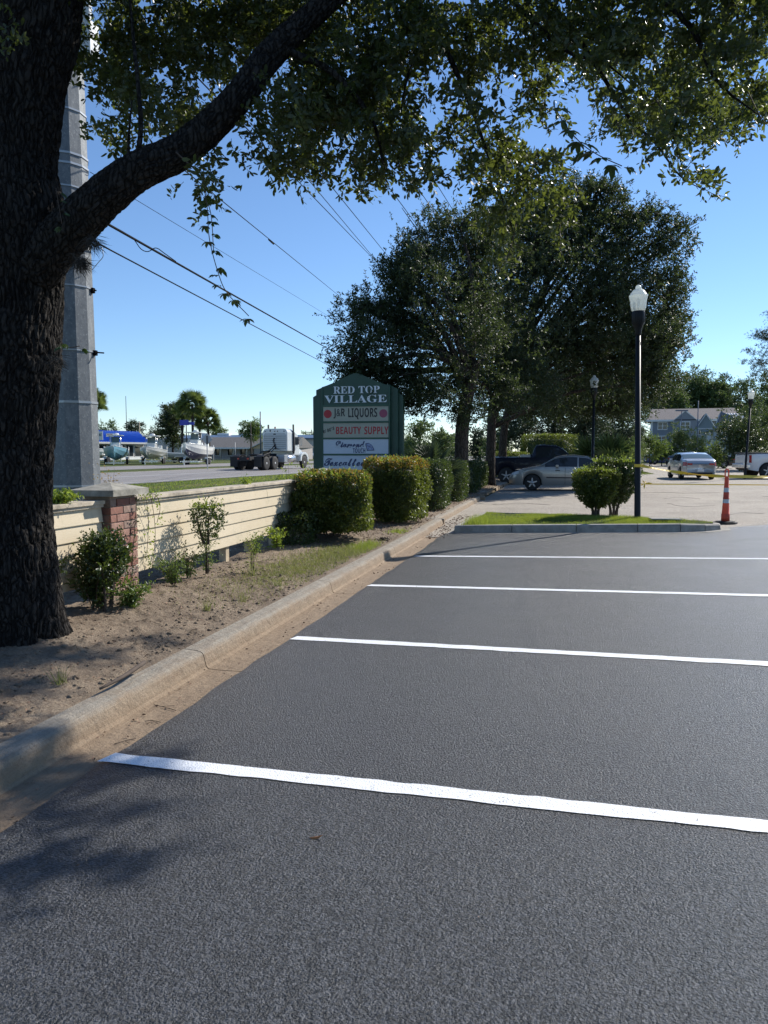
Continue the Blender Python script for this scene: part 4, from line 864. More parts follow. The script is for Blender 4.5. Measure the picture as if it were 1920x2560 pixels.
# ================================================================ VEHICLES
def vehicle(name, label, cat, loc, rz, L, W, top, belt, sill, wheels, wr, paint, cab, side_wins, screens, rim='rim', tail='sedan', group='cars in the far parking lot', lamps=True, plate=True, trim=None):
    """x forward; top = [(x,z)...] rear to front; cab = tumblehome; side_wins = [(x0,x1)]; screens = [(x0,x1)] sloped glass"""
    t = thing(name, label, cat, loc, rz, group); X_ = np.array([p[0] for p in top]); Z_ = np.array([p[1] for p in top])
    hL = L / 2
    def ring(x):
        zt = float(np.interp(x, X_, Z_)); e = max(0, (abs(x) - (hL - .55)) / .55); w_ = W / 2 * (1 - .20 * e ** 2.6) * (1 - .03 * abs(x) / hL)
        zl = sill + .10 * e ** 2
        for wx in wheels:
            d = abs(x - wx)
            if d < wr + .055: zl = max(zl, wr + math.sqrt((wr + .055) ** 2 - d * d))
        zb = min(zt - .015, belt + .02 * x / hL); zb = max(zb, zl + .06); zt = max(zt, zb + .012); H = zt - zb
        wt = w_ * (.97 - cab * min(H / .5, 1.1))
        P = [(w_ * .93, zl), (w_ * .985, zl + (zb - zl) * .25), (w_, zl + (zb - zl) * .62), (w_ * .985, zl + (zb - zl) * .86), (w_ * .965, zb), (wt, zb + H * .90), (wt * .93, zt - H * .015), (wt * .6, zt + .012), (0, zt + .02)]
        return np.array([(x, a, b) for a, b in P])
    st = sorted(set([round(v, 3) for v in list(np.linspace(-hL, hL, 70)) + [-hL + .02, -hL + .06, hL - .06, hL - .02] + [wx + s * (wr + .055) * math.cos(a) for wx in wheels for a in np.linspace(0, math.pi / 2, 9) for s in (-1, 1)]]))
    st = [x for x in st if -hL <= x <= hL]; V = []; F = []; nP = 17
    for x in st:
        r = ring(x); V += list(r) + [(a, -b, c) for a, b, c in r[-2::-1]]
    for i in range(len(st) - 1):
        for k in range(nP - 1): F.append((i * nP + k, i * nP + k + 1, (i + 1) * nP + k + 1, (i + 1) * nP + k))
    F += [tuple(range(nP)), tuple(range((len(st) - 1) * nP, len(st) * nP))[::-1]]
    raw('body', V, F, paint, t, True)
    MB().box(-hL + .25, hL - .25, -W * .40, W * .40, sill + .02, belt - .1).build('underbody', 'dark', t)
    def patch(nm, x0, x1, v0, v1, m, side=1, off=.006, nx=10, nv=5, par=None):
        V = []; F = []
        for i in range(nx + 1):
            r = ring(x0 + (x1 - x0) * i / nx)
            for j in range(nv + 1):
                v = v0 + (v1 - v0) * j / nv; 
                if v > 8: v = 16 - v; sg_ = -1
                else: sg_ = 1
                k = min(int(v), 7); f = v - k; p = r[k] * (1 - f) + r[k + 1] * f; q = p.copy(); q[1] *= sg_ * side
                nrm = np.array([0, q[1], (q[2] - belt) * .8 + .15]); nrm = nrm / (np.linalg.norm(nrm) + 1e-6); V.append(q + nrm * off)
        for i in range(nx):
            for j in range(nv): F.append((i * (nv + 1) + j, (i + 1) * (nv + 1) + j, (i + 1) * (nv + 1) + j + 1, i * (nv + 1) + j + 1))
        return raw(nm, V, F, m, par or t, True)
    for a, b in side_wins:
        for s in (1, -1): patch('side_window', a, b, 4.08, 4.93, 'glass', s)
    for a, b in screens: patch('windscreen' if a > 0 else 'rear_window', a, b, 5.25, 10.75, 'glass2' if tail != 'dark' else 'glass', 1, .012, 8, 12)
    for wx in wheels:
        for s in (1, -1):
            wl = bpy.data.objects.new('wheel', None); wl.location = (wx, s * (W / 2 - .115), wr); link(wl, t)
            MB().lathe([(wr * .60, -.10), (wr * .93, -.105), (wr, -.08), (wr, .08), (wr * .93, .105), (wr * .62, .10)], 26, axis='y').build('tyre', 'rubber', wl)
            b = MB(); o_ = s * .085; b.lathe([(wr * .64, -.06), (wr * .64, .06)], 22, axis='y', smooth=True).lathe([(wr * .62, o_ - .06 * s), (wr * .62, o_ - .05 * s)], 22, axis='y'); b.build('rim', 'rimdark' if rim != 'rim' else 'plastic', wl)
            b = MB()
            for k in range(5):
                q = R_(90 + 72 * k); c_, s__ = math.cos(q), math.sin(q); n_ = (-s__, c_); a = []
                for rr_, ww in ((.06, .035), (wr * .63, .022)):
                    for e in (-1, 1): a.append((c_ * rr_ + n_[0] * ww * e, s__ * rr_ + n_[1] * ww * e))
                b.prism([a[0], a[1], a[3], a[2]], min(s * .05, s * .112), max(s * .05, s * .112), 'y')
            b.lathe([(.07, s * .06), (.06, s * .118)], 12, axis='y').build('spokes', 'rim', wl)
    if lamps:
        for s in (1, -1):
            patch('headlight', hL - .42, hL - .03, 2.75, 3.95, 'headlamp', s, .008, 8, 3)
            patch('taillight', -hL + .015, -hL + (.30 if tail != 'truck' else .12), 2.3 if tail != 'truck' else 1.6, 3.85, 'redlamp', s, .008, 8, 4)
            w_ = ring(-hL)[3][1]
            if tail in ('sedan', 'dark'): MB().box(-hL - .012, -hL + .02, min(s * w_ * .62, s * w_ * .98), max(s * w_ * .62, s * w_ * .98), belt - .19, belt - .09).build('taillight', 'redlamp', t, bevel=.01)
            patch('side_moulding', -hL * .42, hL * .36, 1.45, 1.62, trim or 'plastic', s, .012, 10, 1)
            for xh in (.42, -.52) if cat != 'pickup truck' else (.55,): MB().box(xh - .09, xh + .09, s * (W / 2 + .004) - .012, s * (W / 2 + .004) + .012, belt - .13, belt - .10).build('door_handle', 'plastic', t, bevel=.004)
            xm = screens[-1][0] - .12 if screens else 1; MB().box(xm - .06, xm + .06, s * (W / 2 + .09) - .09, s * (W / 2 + .09) + .09, belt + .0, belt + .13).build('door_mirror', paint, t, bevel=.03)
            for xs_ in (.12, -.86): patch('door_seam', xs_, xs_ + .012, .4, 4, 'dark', s, .003, 1, 8)
        MB().box(hL - .02, hL + .012, -W * .27, W * .27, sill + .16, sill + .30).build('grille', 'dark', t, bevel=.01)
        MB().box(-hL - .012, -hL + .02, -W * .34, W * .34, sill + .10, sill + .20).build('bumper_insert', 'rubber', t, bevel=.02)
        if plate: MB().box(-hL - .03, -hL - .0, -.16, .16, sill + .24, sill + .37).build('number_plate', 'wtrim', t)
    return t, patch
def zl(p): return float(lot_z(p[0], p[1]))
# silver sedan nose-in at the kerb, seen side on
p = gnd(1331, 1226, .03); ax = p[0] + .0
car, pt = vehicle('parked_car', 'older silver four door sedan nosed towards the kerb under the trees', 'car', (ax + 1.42, p[1] + .85, .03), R_(180 - 1), 4.75, 1.78,
    [(-2.375, .86), (-2.3, .99), (-1.55, 1.04), (-1.35, 1.08), (-.72, 1.38), (-.2, 1.435), (.25, 1.41), (.5, 1.35), (1.12, 1.0), (1.25, .975), (1.9, .84), (2.25, .70), (2.375, .52)], .93, .20, (-1.30, 1.42), .315, 'silver', .16,
    [(-1.28, -.40), (-.34, .92)], [(-1.36, -.80), (.56, 1.12)], rim='dark', group='cars in the far parking lot')
# navy pickup
p = at(1370, 1128, 37.5)
pk, _ = vehicle('pickup_truck', 'dark navy pickup truck parked beyond the silver sedan in the shade', 'pickup truck', (p[0] - .35, p[1], .05), R_(0), 5.3, 1.92,
    [(-2.65, 1.22), (-2.6, 1.27), (-.40, 1.28), (-.32, 1.60), (-.22, 1.84), (.1, 1.88), (.75, 1.84), (1.0, 1.72), (1.5, 1.32), (1.62, 1.24), (2.4, 1.16), (2.6, 1.0), (2.65, .75)], 1.22, .38, (-1.6, 1.72), .38, 'navy', .13,
    [(-.20, 1.28)], [(1.02, 1.48)], rim='dark', tail='dark', lamps=True)
MB().box(-.95, -.45, -.75, .75, 1.26, 1.40).build('bed_toolbox', 'shed', pk, bevel=.02)
# white sedan driving away
p0 = gnd(1698, 1198, .09); p1 = gnd(1770, 1198, .09); m_ = (p0 + p1) / 2; hd = R_(94.5)
ws, _ = vehicle('moving_car', 'pale silver sedan crossing the lot with its red tail lights showing', 'car', (m_[0] + math.cos(hd) * 1.32 + .12, m_[1] + math.sin(hd) * 1.32, zl(m_)), hd, 4.55, 1.80,
    [(-2.275, .82), (-2.25, .98), (-2.1, 1.06), (-1.75, 1.09), (-1.0, 1.36), (-.5, 1.44), (.1, 1.44), (.45, 1.38), (1.15, 1.02), (1.3, .98), (1.9, .86), (2.2, .72), (2.275, .55)], .98, .20, (-1.34, 1.36), .33, 'silverw', .20,
    [(-1.2, -.25), (-.2, .95)], [(-1.66, -1.03), (.50, 1.13)], trim='silverw')
# white pickup at the right edge
p = gnd(1925, 1197, .13); hd = R_(14)
wp, _ = vehicle('pickup_truck', 'white pickup truck with red tail lamps cut by the right picture edge', 'pickup truck', (p[0] + math.cos(hd) * 1.9 - .35, p[1] + .95 + math.sin(hd) * 1.9, .12), hd, 5.75, 2.0,
    [(-2.875, 1.28), (-2.84, 1.36), (-.62, 1.38), (-.56, 1.62), (-.45, 1.86), (-.1, 1.92), (.8, 1.92), (1.1, 1.80), (1.6, 1.44), (1.75, 1.36), (2.6, 1.28), (2.8, 1.1), (2.875, .8)], 1.32, .42, (-1.9, 1.75), .42, 'white', .13,
    [(-.38, .42), (.5, 1.38)], [(1.12, 1.58)], tail='truck', trim='white')
MB().box(-2.98, -2.86, -.95, .95, .58, .80).build('chrome_bumper', 'chrome', wp, bevel=.03)
MB().box(-2.885, -2.86, -.78, .78, .84, 1.26).build('tailgate', 'white', wp, bevel=.015)
MB().box(-2.9, -.62, -.93, .93, 1.37, 1.43).build('bed_cover', 'plastic', wp, bevel=.01)
# cars far off in the lot
def far_car(label, px, t_, hd, paint, suv=False, gr='cars parked in the far row'):
    p = at(px, 1128, t_); top = [(-2.2, .85), (-2.15, 1.05), (-1.7, 1.09), (-1.0, 1.38), (-.2, 1.45), (.35, 1.38), (1.1, 1.0), (1.95, .86), (2.2, .6)]
    if suv: top = [(-2.3, .9), (-2.25, 1.2), (-1.95, 1.58), (-1.5, 1.68), (.0, 1.70), (.4, 1.6), (1.05, 1.15), (2.0, 1.0), (2.3, .7)]
    return vehicle('parked_car', label, 'car', (p[0], p[1], .13), hd, 4.4 if not suv else 4.6, 1.82 if not suv else 1.9, top, .95 if not suv else 1.08, .22, (-1.3, 1.32), .33, paint, .16, [(-1.1, -.2), (-.14, .9)] if not suv else [(-1.7, -1.0), (-.95, .0), (.06, .95)], [(-1.65, -1.05), (.42, 1.05)] if not suv else [(-2.2, -1.97), (.45, 1.02)], group=gr)[0]
far_car('blue car farthest left in the far row beside pale shrubs', 1662, 88, R_(8), 'blue')
far_car('dark grey estate seen from its silver tail in the far row', 1700, 84, R_(62), 'darkgrey', True)
far_car('dark sedan between the grey estate and the black car', 1724, 76, R_(40), 'darkgrey')
far_car('black car whose side windows show behind the pale sedan roof', 1770, 68, R_(172), 'blackcar')
far_car('pale car parked across the highway to the right of the truck', 792, 150, R_(60), 'silverw', gr='cars across the highway')

# ---------------------------------------------------------------- semi truck tractor
p = at(628, 1128, 57); hd = R_(90) - R_(6)
tk = thing('semi_truck', 'white bobtail tractor with ribbed sleeper back driving along the highway', 'truck', (p[0], p[1], .22), hd)
def dual(x, s, steer=False):
    wl = bpy.data.objects.new('wheel', None); wl.location = (x, s * (1.0 if not steer else 1.05), .51); link(wl, tk)
    b = MB()
    for o in ((-.17, .17) if not steer else (0,)): b.lathe([(.30, o - .13), (.47, o - .13), (.51, o - .10), (.51, o + .10), (.47, o + .13), (.30, o + .13)], 26, axis='y')
    b.build('tyre', 'rubber', wl); o = .29 * s if not steer else .12 * s
    MB().lathe([(.31, o), (.30, o - .03 * s), (.22, o - .10 * s), (.12, o - .10 * s), (.11, o + .0), (.05, o + .02 * s)], 20, axis='y').build('rim', 'insul', wl)
for x in (0, 1.35):
    for s in (1, -1): dual(x, s)
for s in (1, -1): dual(6.75, s, True)
for s in (1, -1):
    MB().box(-1.15, 7.2, s * .43 - .05, s * .43 + .05, .72, 1.0).build('frame_rail', 'dark', tk)
    MB().prism([(-.55, 1.02), (-.35, 1.13), (.35, 1.13), (.55, 1.02), (.5, 1.0), (.3, 1.10), (-.3, 1.10), (-.5, 1.0)], s * 1.0 - .3, s * 1.0 + .3).build('quarter_fender', 'plastic', tk)
    MB().box(-.86, -.84, s * 1.0 - .3, s * 1.0 + .3, .25, 1.0).build('mud_flap', 'rubber', tk)
    MB().lathe([(.30, 0), (.33, .02), (.33, 1.35), (.30, 1.37)], 18, (3.55, s * .98, .82), 'x').build('fuel_tank', 'chrome', tk)
    MB().box(2.95, 3.5, s * .98 - .28, s * .98 + .28, .55, 1.12).build('battery_box', 'ribbed', tk, bevel=.02)
    MB().lathe([(.075, 1.2), (.11, 1.5), (.11, 2.9), (.075, 2.95), (.075, 3.55)], 12, (4.85, s * 1.12, 0)).build('exhaust_stack', 'plastic', tk)
    MB().tube(bend([(5.6, s * 1.05, 2.4), (5.65, s * 1.38, 2.45), (5.65, s * 1.40, 1.9), (5.6, s * 1.1, 1.8)], 3), .015, 5).build('mirror_bracket', 'chrome', tk); MB().box(5.62, 5.68, s * 1.39 - .1, s * 1.39 + .1, 1.85, 2.45).build('mirror', 'chrome', tk, bevel=.01)
    MB().prism([(5.95, .62), (6.0, 1.0), (6.25, 1.22), (6.6, 1.34), (7.0, 1.32), (7.35, 1.15), (7.5, .85), (7.48, .55), (7.32, .55), (7.25, .9), (7.0, 1.12), (6.6, 1.15), (6.3, 1.0), (6.2, .62)], min(s * .66, s * 1.2), max(s * .66, s * 1.2)).build('front_fender', 'truckw', tk, bevel=.03)
    MB().box(7.35, 7.48, s * .95 - .14, s * .95 + .14, .95, 1.15).build('headlight', 'headlamp', tk, bevel=.02)
    MB().box(5.15, 5.85, s * 1.105 - .01, s * 1.105 + .01, 1.95, 2.55).build('side_window', 'glass', tk)
MB().box(-1.2, -1.1, -.55, .55, .7, 1.0).build('rear_crossmember', 'dark', tk)
for s in (1, -1): MB().box(-1.23, -1.2, s * .4 - .08, s * .4 + .08, .8, .92).build('taillight', 'redlamp', tk)
MB().lathe([(.3, 1.05), (.5, 1.12), (.5, 1.18), (.1, 1.2)], 16, (.65, 0, 0)).build('fifth_wheel', 'dark', tk)
b = MB()
for k in range(9): b.box(1.9 + .2 * k, 1.98 + .2 * k, -.35 + .05 * (k % 3), .3, 1.0, 1.05 + .09 * ((k * 7) % 3))
b.tube(bend([(1.6, .2, 1.1), (2.2, .35, 1.35), (3.2, .1, 1.5), (3.75, 0, 1.9)], 4), .04, 6).tube(bend([(1.4, -.2, 1.1), (2.4, -.3, 1.3), (3.75, -.1, 1.7)], 4), .035, 6).build('deck_fittings', 'dark', tk)
MB().prism([(-1.09, 1.42), (-1.09, 2.9), (-1.0, 3.12), (-.8, 3.2), (.8, 3.2), (1.0, 3.12), (1.09, 2.9), (1.09, 1.42)], 3.8, 5.0, 'x').build('sleeper_cab', 'truckw', tk, bevel=.05)
MB().prism([(-1.0, 1.55), (-1.0, 2.65), (-.85, 2.85), (.85, 2.85), (1.0, 2.65), (1.0, 1.55)], 3.765, 3.795, 'x').build('back_panel', 'ribbed', tk)
for k in range(7): MB().box(3.745, 3.765, -.97, .97, 1.60 + k * .165, 1.62 + k * .165).build('back_rib', 'plastic', tk)
MB().box(3.74, 3.76, -.1, .1, 2.72, 2.80).build('model_badge', 'dark', tk)
for s in (-.82, -.25, 0, .4, .85): MB().box(3.76, 3.79, s - .03, s + .03, 2.95, 3.02 + .1 * (s == .4)).build('marker_fitting', 'dark', tk)
MB().tube(bend([(3.72, -.1, 1.55), (3.66, 0, 2.0), (3.7, .1, 2.3), (3.72, 0, 2.45)], 4), .035, 6).build('air_hose', 'dark', tk)
MB().prism([(5.0, 1.1), (5.0, 3.0), (5.2, 2.98), (5.75, 2.75), (6.05, 1.85), (6.1, 1.1)], -1.06, 1.06).build('cab', 'truckw', tk, bevel=.05)
MB().prism([(6.05, .9), (6.05, 1.85), (6.6, 1.75), (7.3, 1.5), (7.5, 1.35), (7.5, .8)], -.62, .62).build('hood', 'truckw', tk, bevel=.06)
MB().box(7.5, 7.62, -1.15, 1.15, .45, .75).build('bumper', 'chrome', tk, bevel=.03)
MB().lathe([(.06, 3.2), (.06, 3.32), (.03, 3.36)], 10, (3.95, .05, 0)).build('beacon', 'redlamp', tk)
for k in range(4): MB().box(5.1, 5.2, -.7 + k * .45, -.6 + k * .45, 3.0, 3.06).build('roof_marker', 'orange', tk)

# ================================================================ ACROSS THE HIGHWAY
def on(px, t_, z=.2): p = at(px, 1128, t_); return (p[0], p[1], z)
# ---- boats on trailers
def boat(label, px, t_, rz, hull, L=7.2, B=2.5, Hh=1.35, top='ttop', z0=.75, bottom=None, small=False):
    t = thing('boat', label, 'boat', on(px, t_), rz, 'boats on trailers for sale'); n = 16; V = []; F = []
    for i in range(n + 1):
        u = i / n; x = -L / 2 + L * u; w_ = B / 2 * (1 - max(0, (u - .45) / .55) ** 2.1) ; w_ = max(w_, .03); kz = z0 + .42 * max(0, (u - .6) / .4) ** 2 * Hh * 1.6; dz = z0 + Hh + .38 * u ** 2 * Hh
        kz = min(kz, dz - .08); ch = kz + (dz - kz) * .38; cw = w_ * (.80 - .35 * max(0, u - .5))
        V += [(x, 0, kz), (x, cw, ch), (x, w_ * .97, ch + (dz - ch) * .55), (x, w_, dz), (x, w_ * .9, dz + .02), (x, w_ * .82, dz - .12), (x, 0, dz - .18), (x, -w_ * .82, dz - .12), (x, -w_ * .9, dz + .02), (x, -w_, dz), (x, -w_ * .97, ch + (dz - ch) * .55), (x, -cw, ch)]
    m = 12
    for i in range(n):
        for k in range(m): F.append((i * m + k, i * m + (k + 1) % m, (i + 1) * m + (k + 1) % m, (i + 1) * m + k))
    F += [tuple(range(m))[::-1], tuple(n * m + k for k in range(m))]
    raw('hull', V, F, hull, t)
    if bottom:
        V2 = []; 
        for i in range(n + 1): q = V[i * m:(i + 1) * m]; V2 += [(q[0][0], 0, q[0][2] - .012), (q[1][0], q[1][1] * 1.01, q[1][2]), (q[1][0], -q[1][1] * 1.01, q[1][2])]
        raw('bottom_paint', V2, [(i * 3 + a, i * 3 + b, i * 3 + 3 + b, i * 3 + 3 + a) for i in range(n) for a, b in ((0, 1), (2, 0))], bottom, t)
    rail = [(x, y, z + .02) for (x, y, z) in [V[i * m + 3] for i in range(n + 1)]]; MB().tube(rail, .03, 5).tube([(x, -y, z) for x, y, z in rail], .03, 5).build('gunwale_trim', 'hullwhite', t)
    d = z0 + Hh
    if not small:
        MB().prism([(-.8, d - .3), (-.9, d + .75), (.1, d + .85), (.55, d + .3), (.6, d - .3)], -.45, .45).build('console', 'hullwhite', t, bevel=.04)
        MB().prism([(.14, d + .42), (-.05, d + .86), (-.10, d + 1.45), (-.06, d + 1.45), (.22, d + .42)], -.42, .42).build('windscreen', 'glass2', t)
        b = MB()
        for s in (1, -1):
            for x in (-.7, .25): b.tube([(x, s * .52, d - .1), (x + .05, s * .55, d + 1.55)], .035, 6)
            b.tube([(-.7, s * .53, d + .9), (.3, s * .54, d + .9)], .025, 5)
        b.build('tower_frame', 'chrome' if top == 'ttop' else 'hullwhite', t)
        MB().box(-1.3, .95, -.85, .85, d + 1.55, d + 1.64).build('hard_top', 'hullwhite', t, bevel=.035)
        MB().lathe([(.30, 0), (.30, .12), (.22, .2), (.02, .24)], 14, (-.2, .1, d + 1.64)).build('radar_dome', 'hullwhite', t)
        MB().prism([(-1.7, d - .4), (-1.7, d + .35), (-1.2, d + .35), (-1.2, d - .4)], -.5, .5).build('leaning_seat', 'hullwhite', t, bevel=.05)
    for y in ((-.35, .35) if not small else (0,)):
        MB().box(-L / 2 - .55, -L / 2 - .05, y - .2, y + .2, d - .05, d + .55).box(-L / 2 - .42, -L / 2 - .2, y - .08, y + .08, z0 - .2, d).build('outboard_motor', 'hullwhite' if not small else 'plastic', t, bevel=.06)
    tr = thing('boat_trailer', 'trailer carrying the ' + label.split(',')[0], 'trailer', on(px, t_), rz, 'boat trailers on the lawn')
    b = MB()
    for s in (1, -1): b.box(-L / 2 + .3, L / 2 - 1.2, s * B * .36 - .05, s * B * .36 + .05, z0 - .32, z0 - .18)
    for x in (-2.2, -.8, .8): b.box(x - .05, x + .05, -B * .36, B * .36, z0 - .34, z0 - .22)
    b.box(L / 2 - 1.3, L / 2 + 1.1, -.05, .05, z0 - .32, z0 - .2).build('trailer_frame', 'chrome', tr)
    for x in ((-1.5, -.6) if not small else (-.9,)):
        for s in (1, -1):
            MB().lathe([(.2, -.1), (.32, -.1), (.35, -.06), (.35, .06), (.32, .1), (.2, .1)], 18, (x, s * (B * .36 + .22), .35), 'y').build('wheel', 'rubber', tr)
    for s in (1, -1):
        MB().prism([(-2.1, .62), (-1.95, .82), (-.2, .82), (-.05, .62), (-.15, .62), (-.3, .76), (-1.85, .76), (-2.0, .62)], s * (B * .36 + .22) - .13, s * (B * .36 + .22) + .13).build('mudguard', 'hullwhite', tr)
        MB().tube([(-L / 2 + .5, s * B * .5, z0 - .25), (-L / 2 + .5, s * B * .5, z0 + 1.5)], .035, 6).build('guide_post', 'hullwhite', tr)
    MB().box(L / 2 + .6, L / 2 + .7, -.05, .05, 0, .6).build('jack_stand', 'chrome', tr)
    return t
boat('teal blue centre console boat, bow towards the road, nearest the steel pole', 289, 84, R_(-60), 'hullblue', 7.0, 2.55, 1.15, z0=.42, bottom=None)
boat('pale grey hulled centre console boat with radar dome, second from the steel pole', 379, 86, R_(-70), 'hullgrey', 6.4, 2.5, 1.0, z0=.55)
boat('big white boat with dark blue bottom, high bow left of the diamond sign', 487, 82, R_(-78), 'hullwhite', 6.8, 2.6, 1.25, z0=.6, bottom='navyb')
boat('small sea green skiff between the grey boat and the big white boat', 417, 96, R_(-150), 'hullteal', 4.6, 1.8, .65, z0=.55, small=True)
boat('small grey jon boat just left of the big white bow', 442, 93, R_(-175), 'hullgrey', 5.2, 1.8, .6, z0=.5, small=True)
boat('white hull partly hidden behind the steel pole edge', 240, 92, R_(-100), 'hullwhite', 6.0, 2.2, 1.0, z0=.6, small=True)
# ---- blue roofed store
A = np.array(on(196, 122)); Bp = np.array(on(367, 138)); dv = Bp - A; ln = np.linalg.norm(dv[:2]); an = math.atan2(dv[1], dv[0])
st = thing('store_building', 'low boat store with a bright blue ribbed metal roof', 'building', A, an)
MB().box(0, ln, .6, 12, 0, 3.05).build('wall', 'bwall', st)
zA, zB = 3.0, 5.0
MB().prism([(-.5, zA), (.5, zA), (2.2, zB), (2.2, zB - .15), (2.0, zB - .2)], -.3, ln + .4, 'x').build('roof', 'bluemetal', st)
k = 0; x = -.25; rib = None
sl_ = math.hypot(2.7, 2.0)
while x < ln + .35:
    if rib is None: rib = MB().add([(-.045, -.5, zA + .01), (.045, -.5, zA + .01), (.045, 2.2, zB + .01), (-.045, 2.2, zB + .01), (0, -.56, zA + .12), (0, 2.14, zB + .12)], [(0, 4, 5, 3), (4, 1, 2, 5), (0, 1, 4), (3, 5, 2)]).build('roof_rib', 'bluemetal', st); rib.location.x = x
    else: o = rib.copy(); COL.objects.link(o); o.parent = st; o.location.x = x
    x += .41
MB().box(-.3, ln + .4, -.52, -.46, zA - .28, zA + .02).build('fascia', 'shed', st)
for i in range(7):
    x0 = .6 + i * (ln - 1) / 7; f = MB().box(x0, x0 + (ln - 1) / 7 - .35, .52, .6, .5, 2.6).build('window', 'wtrim', st); MB().box(x0 + .08, x0 + (ln - 1) / 7 - .43, .49, .52, .58, 2.52).build('pane', 'glass', f)
MB().box(0, ln, .2, .5, 0, .45).build('plinth', 'wtrim', st)
# sign boards lean on the slope
s1 = thing('roof_sign', 'white sign board reading HOUSE half hidden by the steel pole', 'sign', on(231, 122.5, 0), YAW)
MB().box(-1.7, 1.75, -.03, .03, 4.0 - .5, 5.0 - .1).build('sign_board', 'wtrim', s1); s1.location.z = -.05
text_obj('HOUSE', 'sansb', -1.5, 1.6, 4.12, 4.55, 'blacklet', s1, -.032, .01)
s2 = thing('roof_sign', 'small white sign board with red print on the blue roof', 'sign', on(275, 124, 0), YAW)
MB().box(-.55, .6, -.03, .03, 4.0, 4.55).build('sign_board', 'wtrim', s2)
for z_ in (4.16, 4.33): MB().box(-.4, .45, -.04, -.031, z_, z_ + .07).build('red_print', 'redlet', s2)
# ---- corrugated shed behind
sh = thing('shed', 'pale corrugated metal shed right of the blue roofed store', 'building', on(398, 150), YAW + R_(8))
MB().prism([(-4.8, 0), (-4.8, 3.4), (-1, 4.2), (4.6, 3.2), (4.6, 0)], 0, 9).build('wall', 'shed', sh)
b = MB()
for k in range(22): b.box(-4.7 + k * .42, -4.6 + k * .42, -.03, 0, .2, 3.1)
b.build('corrugation', 'stucco', sh)
# ---- motel like low building with porch
mo = thing('low_building', 'low grey brick building with a columned porch and shingle roof', 'building', on(596, 131), YAW + R_(-14)); Wd = 8.6
MB().box(-Wd, Wd + 1, 1.6, 11, 0, 2.3).build('wall', 'bwall', mo)
MB().add([(-Wd - .5, -.2, 2.1), (Wd + 1.5, -.2, 2.1), (Wd + 1, 6, 4.0), (-Wd - .2, 6, 4.0), (-Wd - .5, -.2, 1.95), (Wd + 1.5, -.2, 1.95), (Wd + 1, 12, 2.1), (-Wd - .5, 12, 2.1)], [(0, 1, 2, 3), (4, 5, 1, 0), (0, 3, 7, 4), (1, 5, 6, 2), (3, 2, 6, 7)]).build('roof', 'greyroof', mo)
MB().box(-Wd - .5, Wd + 1.5, -.26, -.2, 1.85, 2.12).build('fascia', 'wtrim', mo)
MB().box(-Wd, Wd, -.1, 1.6, 0, .22).build('porch_floor', 'capboard', mo)
for k in range(7): MB().box(-Wd + .4 + k * 2.45 - .11, -Wd + .4 + k * 2.45 + .11, -.1, .12, .2, 1.95).build('porch_column', 'capboard', mo)
for k in range(7):
    x0 = -Wd + 1.0 + k * 2.4; dr = k % 3 == 0; f = MB().box(x0, x0 + .95, 1.54, 1.6, .2 if dr else .7, 1.9).build('door' if dr else 'window', 'wtrim' if not dr else 'seam', mo); MB().box(x0 + .07, x0 + .88, 1.51, 1.54, .9 if dr else .76, 1.84).build('pane', 'glass', f)
MB().prism([(2.8, 1.9), (6.1, 3.35), (9.4, 1.9)], -1.2, 4).build('gable', 'tanwall', mo)
MB().add([(2.5, -1.4, 1.85), (6.1, -1.4, 3.5), (6.1, 4.5, 3.5), (2.5, 4.5, 1.85), (9.7, -1.4, 1.85), (9.7, 4.5, 1.85)], [(0, 1, 2, 3), (1, 4, 5, 2)]).build('roof', 'greyroof', mo)
MB().prism([(2.45, 1.78), (6.1, 3.42), (9.75, 1.78), (9.75, 1.95), (6.1, 3.6), (2.45, 1.95)], -1.45, -1.36).build('bargeboard', 'wtrim', mo)
MB().box(3.4, 8.8, -1.15, 1.6, 0, 1.9).build('wall', 'bwall', mo); MB().box(5, 7, -1.19, -1.15, .6, 1.7).build('window', 'glass', mo)
fr = thing('flat_roofed_building', 'long pale building with white roof units behind the porch building', 'building', on(600, 158), YAW + R_(-6))
MB().box(-16, 16, 0, 14, 0, 4.15).build('wall', 'shed', fr); MB().add([(-16.4, -.5, 4.2), (16.4, -.5, 4.2), (16.4, 8, 5.0), (-16.4, 8, 5.0), (-16.4, -.5, 3.9), (16.4, -.5, 3.9)], [(0, 1, 2, 3), (4, 5, 1, 0)]).build('roof', 'seam', fr)
for x0 in (-11.5, -6.8, -2.1, 2.7, 7): MB().box(x0, x0 + 2.6, 6, 8, 4.6, 5.35).build('roof_unit', 'wtrim', fr, bevel=.08)
# ---- poles, signs
def pole(name, label, px, t_, h, r=.13, m='wood', arms=0, cat='utility pole', group='far utility poles', lean=0):
    t = thing(name, label, cat, on(px, t_), YAW, group); MB().tube([(0, 0, 0), (lean, 0, h)], [r, r * .7], 8).build('shaft', m, t)
    for k in range(arms): MB().box(-1.1, 1.1, -.06, .06, h - .5 - k * .7, h - .38 - k * .7).build('crossarm', 'wood', t)
    return t
def H_(py, t_): return EYE + (1128 - py) * t_ / FPX - .2
pole('radio_mast', 'very thin tall mast rising above the blue roof', 318, 150, H_(991, 150), .07, 'wire', cat='mast', group=None)
pole('utility_pole', 'short pale timber pole by the trees behind the blue roof', 350, 160, H_(1054, 160), .16, 'post', 1)
pole('utility_pole', 'tall dark green pole right of the round tree, behind the truck', 652, 120, H_(1029, 120), .13, 'seam')
pole('utility_pole', 'slim pole standing in front of the porch building, nearest the truck', 628, 110, H_(1056, 110), .07, 'wood')
pole('utility_pole', 'slim pole left of the pole nearest the truck', 620, 140, H_(1060, 140), .09, 'wood')
